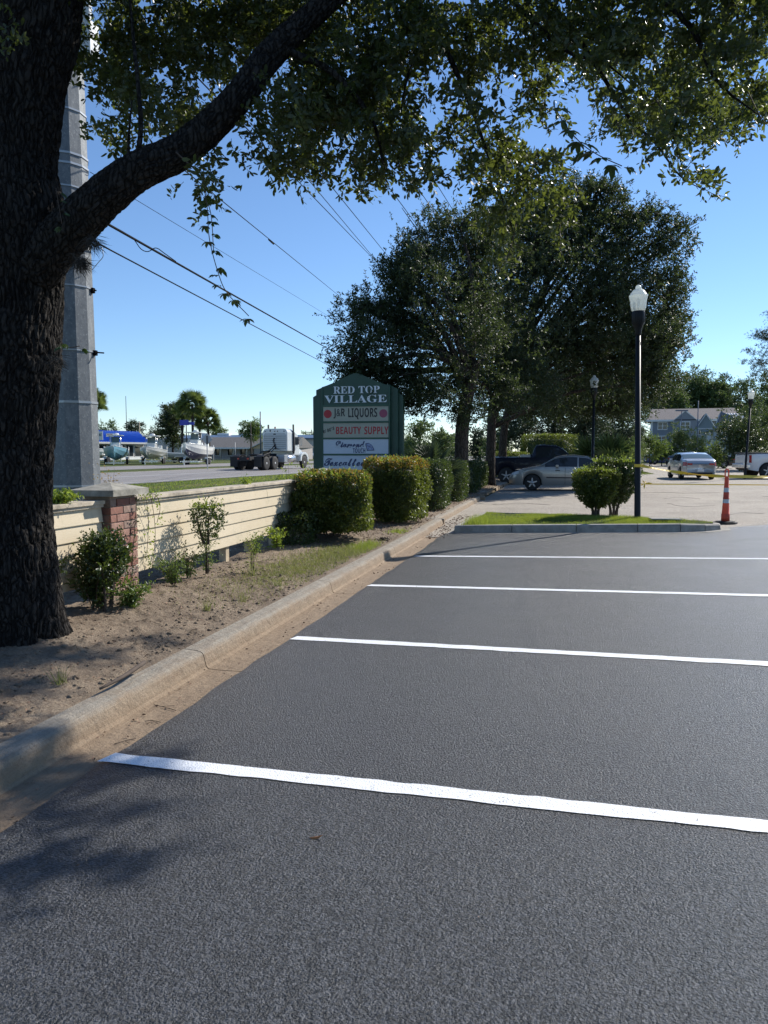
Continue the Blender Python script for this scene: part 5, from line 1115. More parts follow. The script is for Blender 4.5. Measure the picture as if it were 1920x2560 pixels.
pole('utility_pole', 'leaning short grey post in front of the porch', 588, 100, H_(1105, 100), .05, 'signback')
pole('utility_pole', 'left one of two far poles right of the truck cab', 765, 190, H_(1076, 190), .14, 'wood', 1)
pole('utility_pole', 'right one of two far poles right of the truck cab', 779, 180, H_(1075, 180), .14, 'wood', 1)
pole('sign_pole', 'tall black sign pole standing among the palms', 467, 104, H_(1050, 104), .09, 'black', cat='pole', group=None)
for lb, x, z0_, z1_, w_ in (('blue sign panel hanging between the palm trunks', 462, 1063, 1050, .62), ('smaller blue sign panel right of the first panel', 479, 1062, 1055, .42)):
    o = thing('hanging_sign', lb, 'sign', on(x, 103.6, 0), YAW, 'blue signs between the palms'); MB().box(-w_, w_, -.05, .05, H_(z0_, 104) + .2, H_(z1_, 104) + .2).build('sign_panel', 'signblue', o)
ds = thing('road_sign', 'diamond road sign seen from its bare metal back, before the porch building', 'sign', on(518, 60), YAW + R_(-8))
MB().box(-.03, .03, -.03, .03, 0, H_(1092, 60)).build('sign_post', 'signback', ds); zc = H_(1097, 60)
MB().prism([(0, zc - .46), (.46, zc), (0, zc + .46), (-.46, zc)], .03, .045).build('sign_plate', 'signback', ds); MB().box(-.035, .035, -.05, .03, zc - .4, zc + .25).build('sign_brace', 'plastic', ds)
for k, (px, t_) in enumerate(((1183, 80), (1240, 95))):
    pass

# ================================================================ HOUSES BEYOND THE LOT
def face(px): return YAW - math.atan((px - 960) / FPX)
def wsc(px, t_): return FPX / (t_ * math.cos(math.atan((px - 960) / FPX)))
S = FPX / 112.0; SX = wsc(1740, 112)
hs = thing('town_house', 'two storey blue grey house with a small gable and white trimmed windows', 'house', on(1740, 112, .1), face(1740) + R_(4))
X = lambda px: (px - 1740) / SX
Zh = lambda py: (EYE + (1128 - py) / S) - .1
x0, x1 = X(1625), X(1842)
MB().box(x0, x1, 0, 10, 0, Zh(1049)).build('wall', 'hblue', hs)
MB().add([(x0 - .9, -.4, Zh(1050)), (x1, -.4, Zh(1050)), (x1, 5, Zh(1022) + .3), (x0 + .1, 5, Zh(1022) + .3), (x0 - .9, 10.4, Zh(1050)), (x1, 10.4, Zh(1050))], [(0, 1, 2, 3), (3, 2, 5, 4), (0, 3, 4)]).build('roof', 'hroof', hs)
MB().box(x0 - .9, x1, -.46, -.4, Zh(1053), Zh(1048)).build('eaves_board', 'wtrim', hs)
for a in (1626, 1681.5): MB().box(X(a) - .12, X(a) + .12, -.06, 0, 0, Zh(1052)).build('corner_board', 'wtrim', hs)
MB().prism([(X(1681), Zh(1049)), (X(1709), Zh(1026)), (X(1739), Zh(1049))], -.9, 4).build('gable', 'hblue', hs)
MB().prism([(X(1679.5), Zh(1050)), (X(1709), Zh(1025)), (X(1740.5), Zh(1050)), (X(1738), Zh(1050)), (X(1709), Zh(1028.5)), (X(1682), Zh(1050))], -1.0, -.9).build('bargeboard', 'wtrim', hs)
MB().box(X(1681), X(1739), -.96, -.9, Zh(1050.5), Zh(1048.5)).build('gable_board', 'dark', hs)
MB().box(X(1682), X(1739), -.9, 0, 0, Zh(1050)).build('bay_wall', 'hblue', hs)
def win(a, b, c, d, y):
    f = MB().box(X(a), X(b), y - .08, y, Zh(d), Zh(c)).build('window', 'wtrim', hs); m_ = (a + b) / 2
    for p, q in ((a + 2, m_ - 1), (m_ + 1, b - 2)):
        for r0, r1 in ((c + 2, (c + d) / 2 - .6), ((c + d) / 2 + .6, d - 2)): MB().box(X(p), X(q), y - .10, y - .08, Zh(r1), Zh(r0)).build('pane', 'glass', f)
win(1640.5, 1666.5, 1053.5, 1073.5, 0); win(1697, 1722.5, 1053.5, 1073.5, -.9); win(1639, 1664, 1088, 1108, 0)
t2 = thing('cottage', 'pale grey green gabled cottage front right of the small round tree', 'house', on(1760, 100, .1), face(1760) + R_(3)); S2 = FPX / 100; X2 = lambda px: (px - 1760) / wsc(1760, 100); Z2 = lambda py: EYE + (1128 - py) / S2 - .1
MB().prism([(X2(1743), 0), (X2(1743), Z2(1063)), (X2(1762), Z2(1035)), (X2(1785), Z2(1066)), (X2(1785), 0)], 0, 8).build('wall', 'hgreen', t2)
MB().prism([(X2(1741), Z2(1065)), (X2(1762), Z2(1033)), (X2(1787), Z2(1068)), (X2(1785), Z2(1068)), (X2(1762), Z2(1036.5)), (X2(1743), Z2(1065))], -.3, 8).build('roof_edge', 'wtrim', t2)
MB().box(X2(1743), X2(1785), -.06, 0, Z2(1072), Z2(1070)).build('trim_board', 'wtrim', t2)
MB().add([(X2(1741), -.2, Z2(1065)), (X2(1762), -.2, Z2(1033)), (X2(1762), 8, Z2(1033)), (X2(1741), 8, Z2(1065)), (X2(1787), -.2, Z2(1068)), (X2(1787), 8, Z2(1068))], [(0, 1, 2, 3), (1, 4, 5, 2)]).build('roof', 'hroof', t2)
f = MB().box(X2(1744), X2(1750), -.08, 0, Z2(1086), Z2(1074)).build('window', 'wtrim', t2); MB().box(X2(1745), X2(1749), -.1, -.08, Z2(1085), Z2(1075)).build('pane', 'glass', f)
MB().prism([(X2(1760), Z2(1079)), (X2(1790), Z2(1072)), (X2(1790), Z2(1080)), (X2(1760), Z2(1082))], -2.2, 0).build('porch_roof', 'seam', t2)
for a in (1766, 1771, 1786): MB().box(X2(a) - .12, X2(a) + .12, -2, -1.8, 0, Z2(1081)).build('porch_post', 'wtrim', t2)
t3 = thing('metal_roofed_house', 'house with steep gable and dark blue standing seam roof behind the bush', 'house', on(1820, 92, .1), face(1820) + R_(3)); S3 = FPX / 92; X3 = lambda px: (px - 1820) / wsc(1820, 92); Z3 = lambda py: EYE + (1128 - py) / S3 - .1
MB().prism([(X3(1786), 0), (X3(1786), Z3(1075)), (X3(1799), Z3(1031)), (X3(1808), Z3(1050)), (X3(1850), Z3(1050)), (X3(1850), 0)], 0, 7).build('wall', 'hgreen', t3)
MB().prism([(X3(1783), Z3(1079)), (X3(1799), Z3(1027)), (X3(1802), Z3(1030)), (X3(1787), Z3(1079))], -.3, .1).build('bargeboard', 'seam', t3)
MB().add([(X3(1806), -.4, Z3(1053)), (X3(1860), -.4, Z3(1053)), (X3(1860), 5, Z3(1029)), (X3(1799), 5, Z3(1029)), (X3(1799), -.3, Z3(1029))], [(0, 1, 2, 3, 4)]).build('roof', 'seam', t3)
for k in range(8):
    a = 1807 + k * 7; MB().tube([(X3(a), -.42, Z3(1052.8)), (X3(a - 4), 4.9, Z3(1029) + .03)], .03, 4).build('standing_seam', 'wtrim', t3)
for k, (a, t_, top, lb) in enumerate(((1701, 95, 1026, 'thin parking lot light pole with a flat double head by the house gable'), (1742, 80, 1002, 'tall thin light pole in front of the cottage'))):
    q = thing('light_pole', lb, 'light pole', on(a, t_, .1), YAW, 'thin light poles by the houses'); h = H_(top, t_) + .1; MB().tube([(0, 0, 0), (0, 0, h)], [.06, .045], 7).build('shaft', 'seam', q)
    if k == 0: MB().box(-.75, .75, -.15, .15, h - .1, h + .05).build('lamp_head', 'seam', q)

# ================================================================ TREES
GT = 'live oaks along the planting bed'
def tree(name, label, base, trunk, blobs, leaf, L, W, n_per_m2, bark='bark2', cat='tree', group=None, nl=9, spr=.34, branches=True, fill=.5, up=.35, seg=10, crown='crown', droop=0):
    """trunk: list of (x,y,z,r) world; blobs: list of (centre xyz, radii xyz) world"""
    t = thing(name, label, cat, base, 0, group); b0 = np.array(base, float)
    T_ = [np.array(p[:3]) - b0 for p in trunk]; rs = [p[3] for p in trunk]
    c = bend(T_, 4); rr_ = np.interp(np.linspace(0, 1, len(c)), np.linspace(0, 1, len(rs)), rs); MB().tube(c, list(rr_), seg).build('trunk', bark, t)
    if branches:
        b = MB()
        for (cc, rd) in blobs:
            cc = np.array(cc) - b0; st = c[int(len(c) * rng.uniform(.62, .98)) - 1]; mid = (st + cc) / 2 + np.array([0, 0, .12 * np.linalg.norm(cc - st)]) * .6 + rng.normal(size=3) * .15
            r0 = min(rs[-1] * .75, .05 + .022 * np.linalg.norm(cc - st)); b.tube(bend([st, mid, cc], 4), [r0, r0 * .92, r0 * .84, r0 * .76, r0 * .66, r0 * .56, r0 * .46, r0 * .36, r0 * .24], 7)
            for k in range(4):
                e = cc + rng.normal(size=3) * np.array(rd) * .5; b.tube([cc, (cc + e) / 2 + [0, 0, .1], e], [r0 * .35, r0 * .2, r0 * .08], 5)
        b.build('limbs', bark, t)
    Bs = []; Ds = []; allb = [(np.array(c_), np.array(r_)) for c_, r_ in blobs]
    if group == GT or 'far' not in leaf or True:
        for c_, r_ in list(allb):
            for q in range(4 if group == GT else 2):
                dd = unit(rng.normal(size=3) * [1, 1, 1.2]); f = rng.uniform(.28, .5); allb.append((c_ + dd * r_ * rng.uniform(.75, 1.12), r_ * f))
    for (cc, rd) in allb:
        cc = np.array(cc) - b0; rd = np.array(rd); area = 4 * math.pi * ((rd[0] * rd[1] + rd[0] * rd[2] + rd[1] * rd[2]) / 3); ns = max(6, int(area * n_per_m2 * (1.15 if group == GT else 1.5) / nl))
        nc = max(5, ns // 9); cd = unit(rng.normal(size=(nc, 3))); cr = np.where(rng.random(nc) < fill, rng.uniform(.1, .85, nc), rng.uniform(.80, 1.22, nc)); cp_ = cd * cr[:, None] * rd
        k = rng.integers(0, nc, ns); P = cc + cp_[k] + rng.normal(size=(ns, 3)) * (.10 * rd + .06)
        Bs.append(P); Ds.append(unit(unit(P - cc) * .7 + rng.normal(size=P.shape) * .6 + [0, 0, up]))
    B = np.concatenate(Bs); D = np.concatenate(Ds); ln = spr * rng.uniform(.5, 1.2, len(B))
    V, F = cat_arr([spray_leaves(B, D, ln, nl, L, W, .9, False, .25 + droop), twig_arrays(B, D, ln, .004 + L * .03)])
    stuff(raw(crown, V, F, leaf, t)); return t
def bl(px, py, rx_, ry_, t_, k=1.0):
    c = at(px, py, t_); s = t_ / FPX; return (c, (rx_ * s, (rx_ + ry_) / 2 * s * k, ry_ * s))
b1 = at(1152, 1165, 25.2); b1[2] = .15
tree('live_oak', 'nearest roadside live oak, leaning trunk just right of the green sign', b1, [(b1[0], b1[1], .1, .30), (b1[0] + .02, b1[1], .8, .235)] + [tuple(at(*q, 25.2)) + (r,) for q, r in (((1155, 1080), .225), ((1166, 1000), .22), ((1178, 950), .21), ((1190, 900), .16))],
     [bl(1060, 830, 150, 150, 25), bl(925, 850, 85, 90, 24.5), bl(905, 930, 60, 45, 24.5), bl(960, 960, 95, 60, 25), bl(1120, 700, 125, 130, 27), bl(1110, 975, 130, 62, 25), bl(905, 775, 48, 36, 25), bl(1030, 695, 62, 52, 25), bl(990, 760, 85, 70, 25.5), bl(1230, 870, 130, 130, 28.5, 1.2), bl(1190, 620, 95, 70, 28), bl(1230, 990, 90, 40, 26), bl(880, 905, 44, 30, 24), bl(1010, 640, 28, 20, 25), bl(1060, 628, 40, 34, 25.4), bl(1150, 570, 55, 40, 26)],
     'leaf2', .105, .046, 285, group=GT, nl=9, spr=.30)
b2 = at(1226, 1175, 33); b2[2] = .15
tree('live_oak', 'second roadside live oak with the widest crown over the lot', b2, [(b2[0], b2[1], .1, .27), (b2[0], b2[1], .8, .21)] + [tuple(at(*q, 33)) + (r,) for q, r in (((1228, 1090), .20), ((1234, 1010), .19), ((1256, 950), .15))],
     [bl(1330, 700, 170, 165, 32, 1.25), bl(1290, 620, 90, 80, 32), bl(1450, 610, 120, 120, 33), bl(1590, 650, 95, 95, 33), bl(1575, 790, 115, 110, 33), bl(1370, 890, 170, 110, 33), bl(1500, 920, 125, 80, 33), bl(1655, 740, 55, 60, 33), bl(1470, 510, 62, 48, 33), bl(1635, 880, 52, 60, 33), bl(1400, 520, 80, 60, 33), bl(1680, 610, 40, 46, 33), bl(1700, 560, 28, 18, 33), bl(1545, 545, 50, 50, 33), bl(1690, 700, 36, 28, 33), bl(1270, 930, 80, 70, 32), bl(1330, 560, 90, 70, 34), bl(1620, 960, 50, 40, 33), bl(1500, 470, 36, 22, 33), bl(1672, 835, 34, 22, 33), bl(1640, 540, 34, 30, 33), bl(1520, 760, 110, 120, 32)],
     'leaf2', .135, .058, 175, group=GT, nl=9, spr=.36)
b3 = at(1257, 1180, 41); b3[2] = .12
tree('live_oak', 'third roadside live oak whose leaning trunk stands right of the second', b3, [(b3[0], b3[1], .1, .28), tuple(at(1258, 1100, 41)) + (.2,), tuple(at(1272, 1020, 41)) + (.18,), tuple(at(1310, 960, 41)) + (.15,)],
     [bl(1420, 930, 150, 90, 41), bl(1560, 960, 110, 70, 42), bl(1480, 1005, 90, 36, 41), bl(1630, 930, 50, 50, 41), bl(1345, 1000, 80, 36, 41), bl(1600, 860, 100, 100, 42), bl(1550, 1015, 50, 30, 42)], 'leaf2', .15, .065, 150, group=GT, nl=8, spr=.5)
# deeper dark trees beyond the sedan
def ftree(label, px, pytop, w_, t_, leaf='fardark', pyb=1140, n=7, dens=26, L=.30, zb=.1, group='trees far beyond the lot', trunk=True, k=1.0):
    base = at(px, 1128, t_); base[2] = zb; s = t_ / FPX; h = EYE + (1128 - pytop) * s; W_ = w_ * s / 2; zlow = EYE + (1128 - pyb) * s; bs = []
    for i in range(n):
        a = rng.uniform(0, 6.28); r = rng.uniform(.15, .62) * W_; z = rng.uniform(max(zlow, .2) + (h - zlow) * .18, h * .83); rr_ = W_ * rng.uniform(.36, .55)
        bs.append((np.array([base[0] + math.cos(a) * r, base[1] + math.sin(a) * r, z]), (rr_, rr_, min(rr_, (h - z) * 1.0 + .1, z - max(zlow, 0) + .3))))
    bs.append((np.array([base[0], base[1], h - W_ * .32]), (W_ * .5, W_ * .5, W_ * .32)))
    return tree('broadleaf_tree', label, base, [(base[0], base[1], zb, .22), (base[0], base[1], h * .35, .16), (base[0], base[1], h * .6, .1)], bs, leaf, L * k * .78, L * .42 * k, dens / k / k * 1.5, group=group, nl=6, spr=.6 * L / .3, branches=False, seg=6)
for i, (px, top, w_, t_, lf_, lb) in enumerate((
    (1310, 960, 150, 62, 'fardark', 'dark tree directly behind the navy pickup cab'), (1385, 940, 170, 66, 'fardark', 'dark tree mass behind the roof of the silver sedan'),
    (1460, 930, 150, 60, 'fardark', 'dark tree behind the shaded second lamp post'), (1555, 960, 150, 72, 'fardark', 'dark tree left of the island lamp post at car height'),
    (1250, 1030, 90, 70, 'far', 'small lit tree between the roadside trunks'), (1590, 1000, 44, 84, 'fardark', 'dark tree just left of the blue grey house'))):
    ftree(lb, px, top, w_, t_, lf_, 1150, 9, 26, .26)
for (px, top, w_, t_, lf_, lb) in ((1660, 950, 130, 165, 'far', 'leafy tree behind the left end of the house roof'), (1725, 930, 150, 170, 'far', 'tallest light green tree behind the house roof'), (1790, 955, 130, 168, 'far', 'green tree behind the house roof right of the tallest one'),
    (1808, 938, 60, 176, 'fardark', 'dark domed tree top between the green trees behind the houses'), (1860, 958, 120, 160, 'far', 'pale green tree behind the metal roofed house'), (1930, 940, 130, 150, 'far', 'green tree at the right picture edge behind the lamp')):
    ftree(lb, px, top, w_, t_, lf_, 1110, 9, 7.5, .55)
# right edge pine
pb = at(2010, 1128, 90); pb[2] = .1
tree('pine_tree', 'pine with flat layered sprays reaching in from the right picture edge', pb, [(pb[0], pb[1], .1, .3), (pb[0], pb[1], 10, .22), (pb[0] - .3, pb[1], 17, .1)], [bl(1905, 838, 36, 9, 90), bl(1915, 872, 42, 10, 90), bl(1905, 908, 42, 9, 90), bl(1930, 850, 40, 12, 90), bl(1950, 900, 50, 14, 90), bl(1925, 940, 46, 14, 90), bl(2000, 840, 60, 30, 90), bl(1975, 790, 60, 30, 90)], 'fardark', .26, .06, 30, nl=7, spr=.4, fill=.3)
# shrubs and bushes over the lot
for (px, py, rx_, ry_, t_, lf_, lb, cat) in ((1852, 1085, 62, 72, 58, 'hedge2', 'very large round dark bush at the right end of the lot', 'bush'), (1915, 1075, 60, 70, 62, 'far', 'large bush behind the leaning lamp post, right edge', 'bush'), (1712, 1095, 42, 30, 80, 'far', 'round dark clipped tree in front of the blue grey house', 'tree'), (1742, 1108, 22, 20, 82, 'far', 'paler bush right of the round dark tree', 'bush'),
    (1625, 1115, 36, 28, 74, 'weed', 'light green bush left of the blue parked car', 'bush'), (1655, 1125, 30, 18, 78, 'weed', 'low light green bush beside the blue parked car', 'bush'), (1586, 1120, 24, 26, 56, 'far', 'leafy bush just left of the island lamp post', 'bush'), (1560, 1140, 34, 22, 46, 'weed', 'yellow green bush right of the palmettos', 'bush'), (1790, 1125, 18, 30, 60, 'weed', 'narrow lit shrub at the left side of the very large bush', 'bush')):
    c, rd = bl(px, py, rx_, ry_, t_); base = np.array([c[0], c[1], .1]); L_ = .16 * t_ / 60
    hts = max(.4, c[2] + rd[2]); bs = [(np.array([c[0], c[1], max(c[2], rd[2] * .8)]), rd)] + [(np.array([c[0] + rng.uniform(-.6, .6) * rd[0], c[1] + rng.uniform(-.5, .5) * rd[1], hts * rng.uniform(.35, .8)]), np.array(rd) * rng.uniform(.35, .6)) for _ in range(5)]
    tree('round_bush', lb, base, [(base[0], base[1], 0.05, .06), (base[0], base[1], .5, .05), (base[0], base[1], hts * .5, .03)], bs, lf_, L_, L_ * .5, 85 * (60 / t_) ** 2 * .8, cat=cat, group='bushes around the far lot', nl=6, spr=.3 * t_ / 60, branches=False, seg=5)
# beyond the highway
for (px, top, w_, t_, lf_, lb) in ((248, 1062, 60, 175, 'far', 'tree top directly right of the steel pole above the blue roof'), (282, 1052, 50, 178, 'far', 'lighter tree top above the middle of the blue roof'), (340, 1054, 62, 172, 'fardark', 'rounded dark tree right of the thin mast'),
    (395, 1068, 40, 190, 'fardark', 'small distant tree between the dark tree and the broadleaf'), (542, 1070, 70, 185, 'far', 'distant trees behind the porch building left end'), (778, 1082, 60, 170, 'far', 'tree between the truck cab and the green sign'), (905, 1078, 20, 130, 'far', 'tree glimpsed beside the sign'),
    (1048, 1056, 90, 95, 'far', 'sunlit tree right of the green sign behind the palmetto'), (1105, 1085, 90, 105, 'far', 'tree low on the horizon between sign and oak trunk'), (1200, 1080, 90, 110, 'fardark', 'dark tree seen between the roadside oak trunks'), (1010, 1095, 70, 130, 'far', 'far hedge like trees behind the palmetto'), (1130, 1095, 60, 140, 'far', 'tree peeping left of the nearest oak trunk')):
    ftree(lb, px, top, w_, t_, lf_, 1150, 7, 8, .5, .2, 'trees across the highway')
ftree('tall bushy dark green tree standing left of the palms', 432, 1010, 84, 112, 'leaf2', 1125, 12, 24, .34, .2, 'trees across the highway')
ftree('round green tree left of the truck, behind the slim poles', 628, 1046, 66, 125, 'weed', 1096, 8, 16, .34, .2, 'trees across the highway')
# palms
def fan(n_seg, L, wd):
    V = [(0, 0, 0)]; F = []
    for k in range(n_seg):
        a = R_(-105 + 210 * k / (n_seg - 1)); d = np.array([math.cos(a), math.sin(a), 0]); p = np.array([-d[1], d[0], 0]); i = len(V)
        V += [tuple(d * L * .45 + p * wd), tuple(d * L * .45 - p * wd + [0, 0, -.03]), tuple(d * L * (.85 + .15 * math.cos(a)) + [0, 0, -.16 * L])]; F += [(0, i, i + 2), (0, i + 2, i + 1)]
    return V, F
def palm(label, px, t_, pyc, R, lean=0, trunk=True, nf=52, z0=.2, name='cabbage_palm', group='palms across the highway', m='palm', c=None):
    base = np.array(on(px, t_, z0)) if c is None else np.array(c); hc = EYE + (1128 - pyc) * t_ / FPX - z0; t = thing(name, label, 'palm', base, 0, group)
    if trunk: MB().tube([(0, 0, -.1), (lean * .4, 0, hc * .5), (lean, 0, hc)], [.22, .17, .19], 9).build('trunk', 'bark2', t)
    V, F = fan(17, R * .55, R * .03); f0 = None
    for k in range(nf):
        el = R_(rng.uniform(-50, 75)) if trunk else R_(rng.uniform(5, 85)); az = rng.uniform(0, 6.283); ln = R * .5
        if f0 is None: f0 = raw('frond', V, F, m, t); o = f0
        else: o = f0.copy(); COL.objects.link(o); o.parent = t
        d = np.array([math.cos(az) * math.cos(el), math.sin(az) * math.cos(el), math.sin(el)]); o.location = tuple(np.array([lean, 0, hc if trunk else .15]) + d * ln)
        q = Vector(d).to_track_quat('X', 'Z') @ Matrix.Rotation(rng.uniform(-1.3, 1.3), 3, 'X').to_quaternion(); o.rotation_mode = 'QUATERNION'; o.rotation_quaternion = q
    b = MB()
    for k in range(nf // 2):
        ch = t.children[-1 - k]
        if ch.name.startswith('frond'): b.tube([(lean, 0, hc if trunk else .05), tuple(ch.location)], .014, 3)
    b.build('leaf_stalks', m, t); return t
palm('tallest cabbage palm rising between the broadleaf tree and lower palm', 483, 104, 1012, 2.3, 0)
palm('shaggy cabbage palm left of the tallest palm', 455, 106, 1030, 1.9, .2, nf=26)
palm('lower cabbage palm right of the tallest palm', 525, 108, 1052, 2.1, -.3)
palm('cabbage palm showing a few fronds at the right edge of the steel pole', 236, 80, 1008, 1.7, 0)
palm('small palm trunk behind the lower palm', 498, 112, 1050, 1.5, .2, nf=18)
for (px, t_, R, lb, m) in ((1075, 21.5, .85, 'dark spiky palmetto silhouetted between the sign and the first oak', 'fardark'), (1040, 22.6, .8, 'lower palmetto half hidden by the green sign edge', 'fardark'), (1482, 39, 1.55, 'left of the two sunlit palmettos behind the silver sedan', 'palm'), (1530, 38, 1.6, 'right of the two sunlit palmettos behind the silver sedan', 'palm')):
    c = on(px, t_, .15); palm(lb, px, t_, 1128, R * 1.3, trunk=False, nf=22, name='palmetto', group='palmettos in the beds', m=m, c=(c[0], c[1], .15 + (.55 if m == 'fardark' else .2)))

# ================================================================ THE BIG TREE OVERHEAD
bt = at(28, 1400, 5.55); BX, BY = -4.03, float(bt[1]) + .08
big = thing('oak_tree', 'huge dark furrowed oak trunk with a limb and leaf canopy over the lot', 'tree', (BX, BY, .15))
def trunk_mesh(name, ctrl, nu, amp=.030, flare=0, seed=0, cell=(26, 26, 5.0), par=big):
    """ctrl: (x,y,z,r) in world; dense displaced tube with furrowed bark"""
    C_ = np.array(bend([c[:3] for c in ctrl], 10)); rad = np.interp(np.linspace(0, 1, len(C_)), np.linspace(0, 1, len(ctrl)), [c[3] for c in ctrl])
    ln = np.concatenate([[0], np.cumsum(np.linalg.norm(np.diff(C_, axis=0), axis=1))]); nv = int(ln[-1] / .018); s = np.linspace(0, ln[-1], nv)
    Cc = np.stack([np.interp(s, ln, C_[:, k]) for k in range(3)], 1); rr_ = np.interp(s, ln, rad)
    T_ = unit(np.gradient(Cc, axis=0)); a = np.zeros_like(T_); a[0] = unit(np.cross(T_[0], [0.1, 1, .05]))
    for i in range(1, nv): v = a[i - 1] - T_[i] * (a[i - 1] @ T_[i]); a[i] = v / np.linalg.norm(v)
    b = np.cross(T_, a); th = np.linspace(0, 2 * math.pi, nu, endpoint=False)
    Dr = a[:, None] * np.cos(th)[None, :, None] + b[:, None] * np.sin(th)[None, :, None]
    # bark coordinates: angular*radius and length, wobbled
    U = np.stack([np.cos(th)[None] * rr_[:, None] * 1.0 + 0 * s[:, None], np.sin(th)[None] * rr_[:, None], s[:, None] + 0 * th[None]], -1)
    wob = np.stack([fbm(U, 3.5, 2, 1), fbm(U, 3.5, 2, 9), fbm(U, 3.5, 2, 4) * 0], -1) * .035
    Wv = (U + wob) * np.array([1, 1, .26]); r1 = 1 - np.abs(vnoise(Wv, 33, seed)); r2 = 1 - np.abs(vnoise(Wv, 52, seed + 5)); ridge = -(np.maximum(r1, r2 * .92) ** 7)
    lump = fbm(U * [1, 1, .5], 2.2, 3, seed)
    d = amp * ridge + .022 * lump * (rr_[:, None] / .33) + fbm(U, 60, 2) * .0035
    if flare: z = Cc[:, 2:3]; d = d + np.exp(-(z - .13).clip(0) / .20) * (.045 + .045 * np.cos(3 * th[None] + 1.2) + .03 * np.cos(5 * th[None]) + .02 * np.cos(9 * th[None] + 2)) + np.exp(-(z - .10).clip(0) / .05) * .05
    P = Cc[:, None] + Dr * (rr_[:, None] + d)[..., None]; P = P - np.array([BX, BY, .15])
    i = np.arange(nv * nu).reshape(nv, nu); j = np.roll(i, -1, 1)
    o = raw(name, P.reshape(-1, 3), np.stack([i[:-1], j[:-1], j[1:], i[1:]], -1).reshape(-1, 4), 'bark', par, True)
    return o
tr_ = [(BX, BY, -.05, .345), (BX + .005, BY, .45, .325), (BX - .01, BY, 1.2, .305)]
for px, py, r in ((35, 900, .325), (50, 780, .295), (52, 700, .30), (62, 560, .32), (48, 400, .265), (62, 210, .27), (84, 60, .305), (92, -120, .31), (98, -420, .27)): q = at(px, py, 5.6); tr_.append((q[0], q[1], q[2], r))
trunk_mesh('trunk', tr_, 320, .030, 1)
lb_ = [(85, 680, 5.5, .16), (165, 585, 5.42, .158), (262, 490, 5.35, .142), (350, 425, 5.35, .128), (440, 385, 5.4, .122), (520, 322, 5.45, .112), (600, 240, 5.5, .104), (665, 150, 5.6, .098), (745, 70, 5.7, .086), (830, -5, 5.8, .078), (940, -110, 6.0, .066), (1100, -230, 6.2, .05)]
trunk_mesh('limb', [tuple(at(a, b_, t_)) + (r,) for a, b_, t_, r in lb_], 150, .017, 0, 3)
off = np.array([BX, BY, .15])
def lw(px, py, t_): return at(px, py, t_) - off
def branch(pts, r0, r1, nm='branch'):
    c = bend([lw(*p) for p in pts], 5); MB().tube(c, list(np.linspace(r0, r1, len(c))), 8).build(nm, 'bark', big); return c
k_ = [lw(318, 440, 5.36), lw(312, 412, 5.34), lw(308, 396, 5.32)]; MB().tube(k_, [.07, .062, .045], 9).build('branch_stub', 'bark', big)
branch([(335, 410, 5.35), (347, 370, 5.3), (352, 300, 5.3), (342, 180, 5.35), (330, 60, 5.5), (320, -80, 5.6)], .022, .008)
branch([(322, 405, 5.35), (322, 340, 5.3), (330, 250, 5.2)], .012, .004)
branch([(700, 120, 5.65), (830, 180, 5.6), (930, 300, 5.6), (960, 420, 5.6)], .03, .006)
branch([(960, -120, 6.0), (1080, 60, 6.0), (1150, 200, 6.0), (1200, 330, 6.05), (1250, 480, 6.1), (1290, 600, 6.1)], .03, .003)
branch([(1100, -220, 6.2), (1300, -60, 6.1), (1420, 60, 6.0), (1500, 180, 5.9), (1570, 290, 5.8), (1640, 360, 5.7), (1700, 440, 5.6), (1760, 475, 5.6)], .026, .002)
branch([(1300, -120, 6.2), (1560, -60, 5.8), (1720, 60, 5.5), (1790, 200, 5.4), (1900, 290, 5.3)], .035, .004)
branch([(1080, 60, 6.0), (1020, 190, 5.9), (1000, 300, 5.9)], .02, .004); branch([(1300, -60, 6.1), (1330, 60, 6.0), (1340, 180, 5.9)], .02, .004)
branch([(1290, 10, 6.0), (1420, 130, 5.7), (1500, 150, 5.6), (1590, 220, 5.6)], .018, .004)
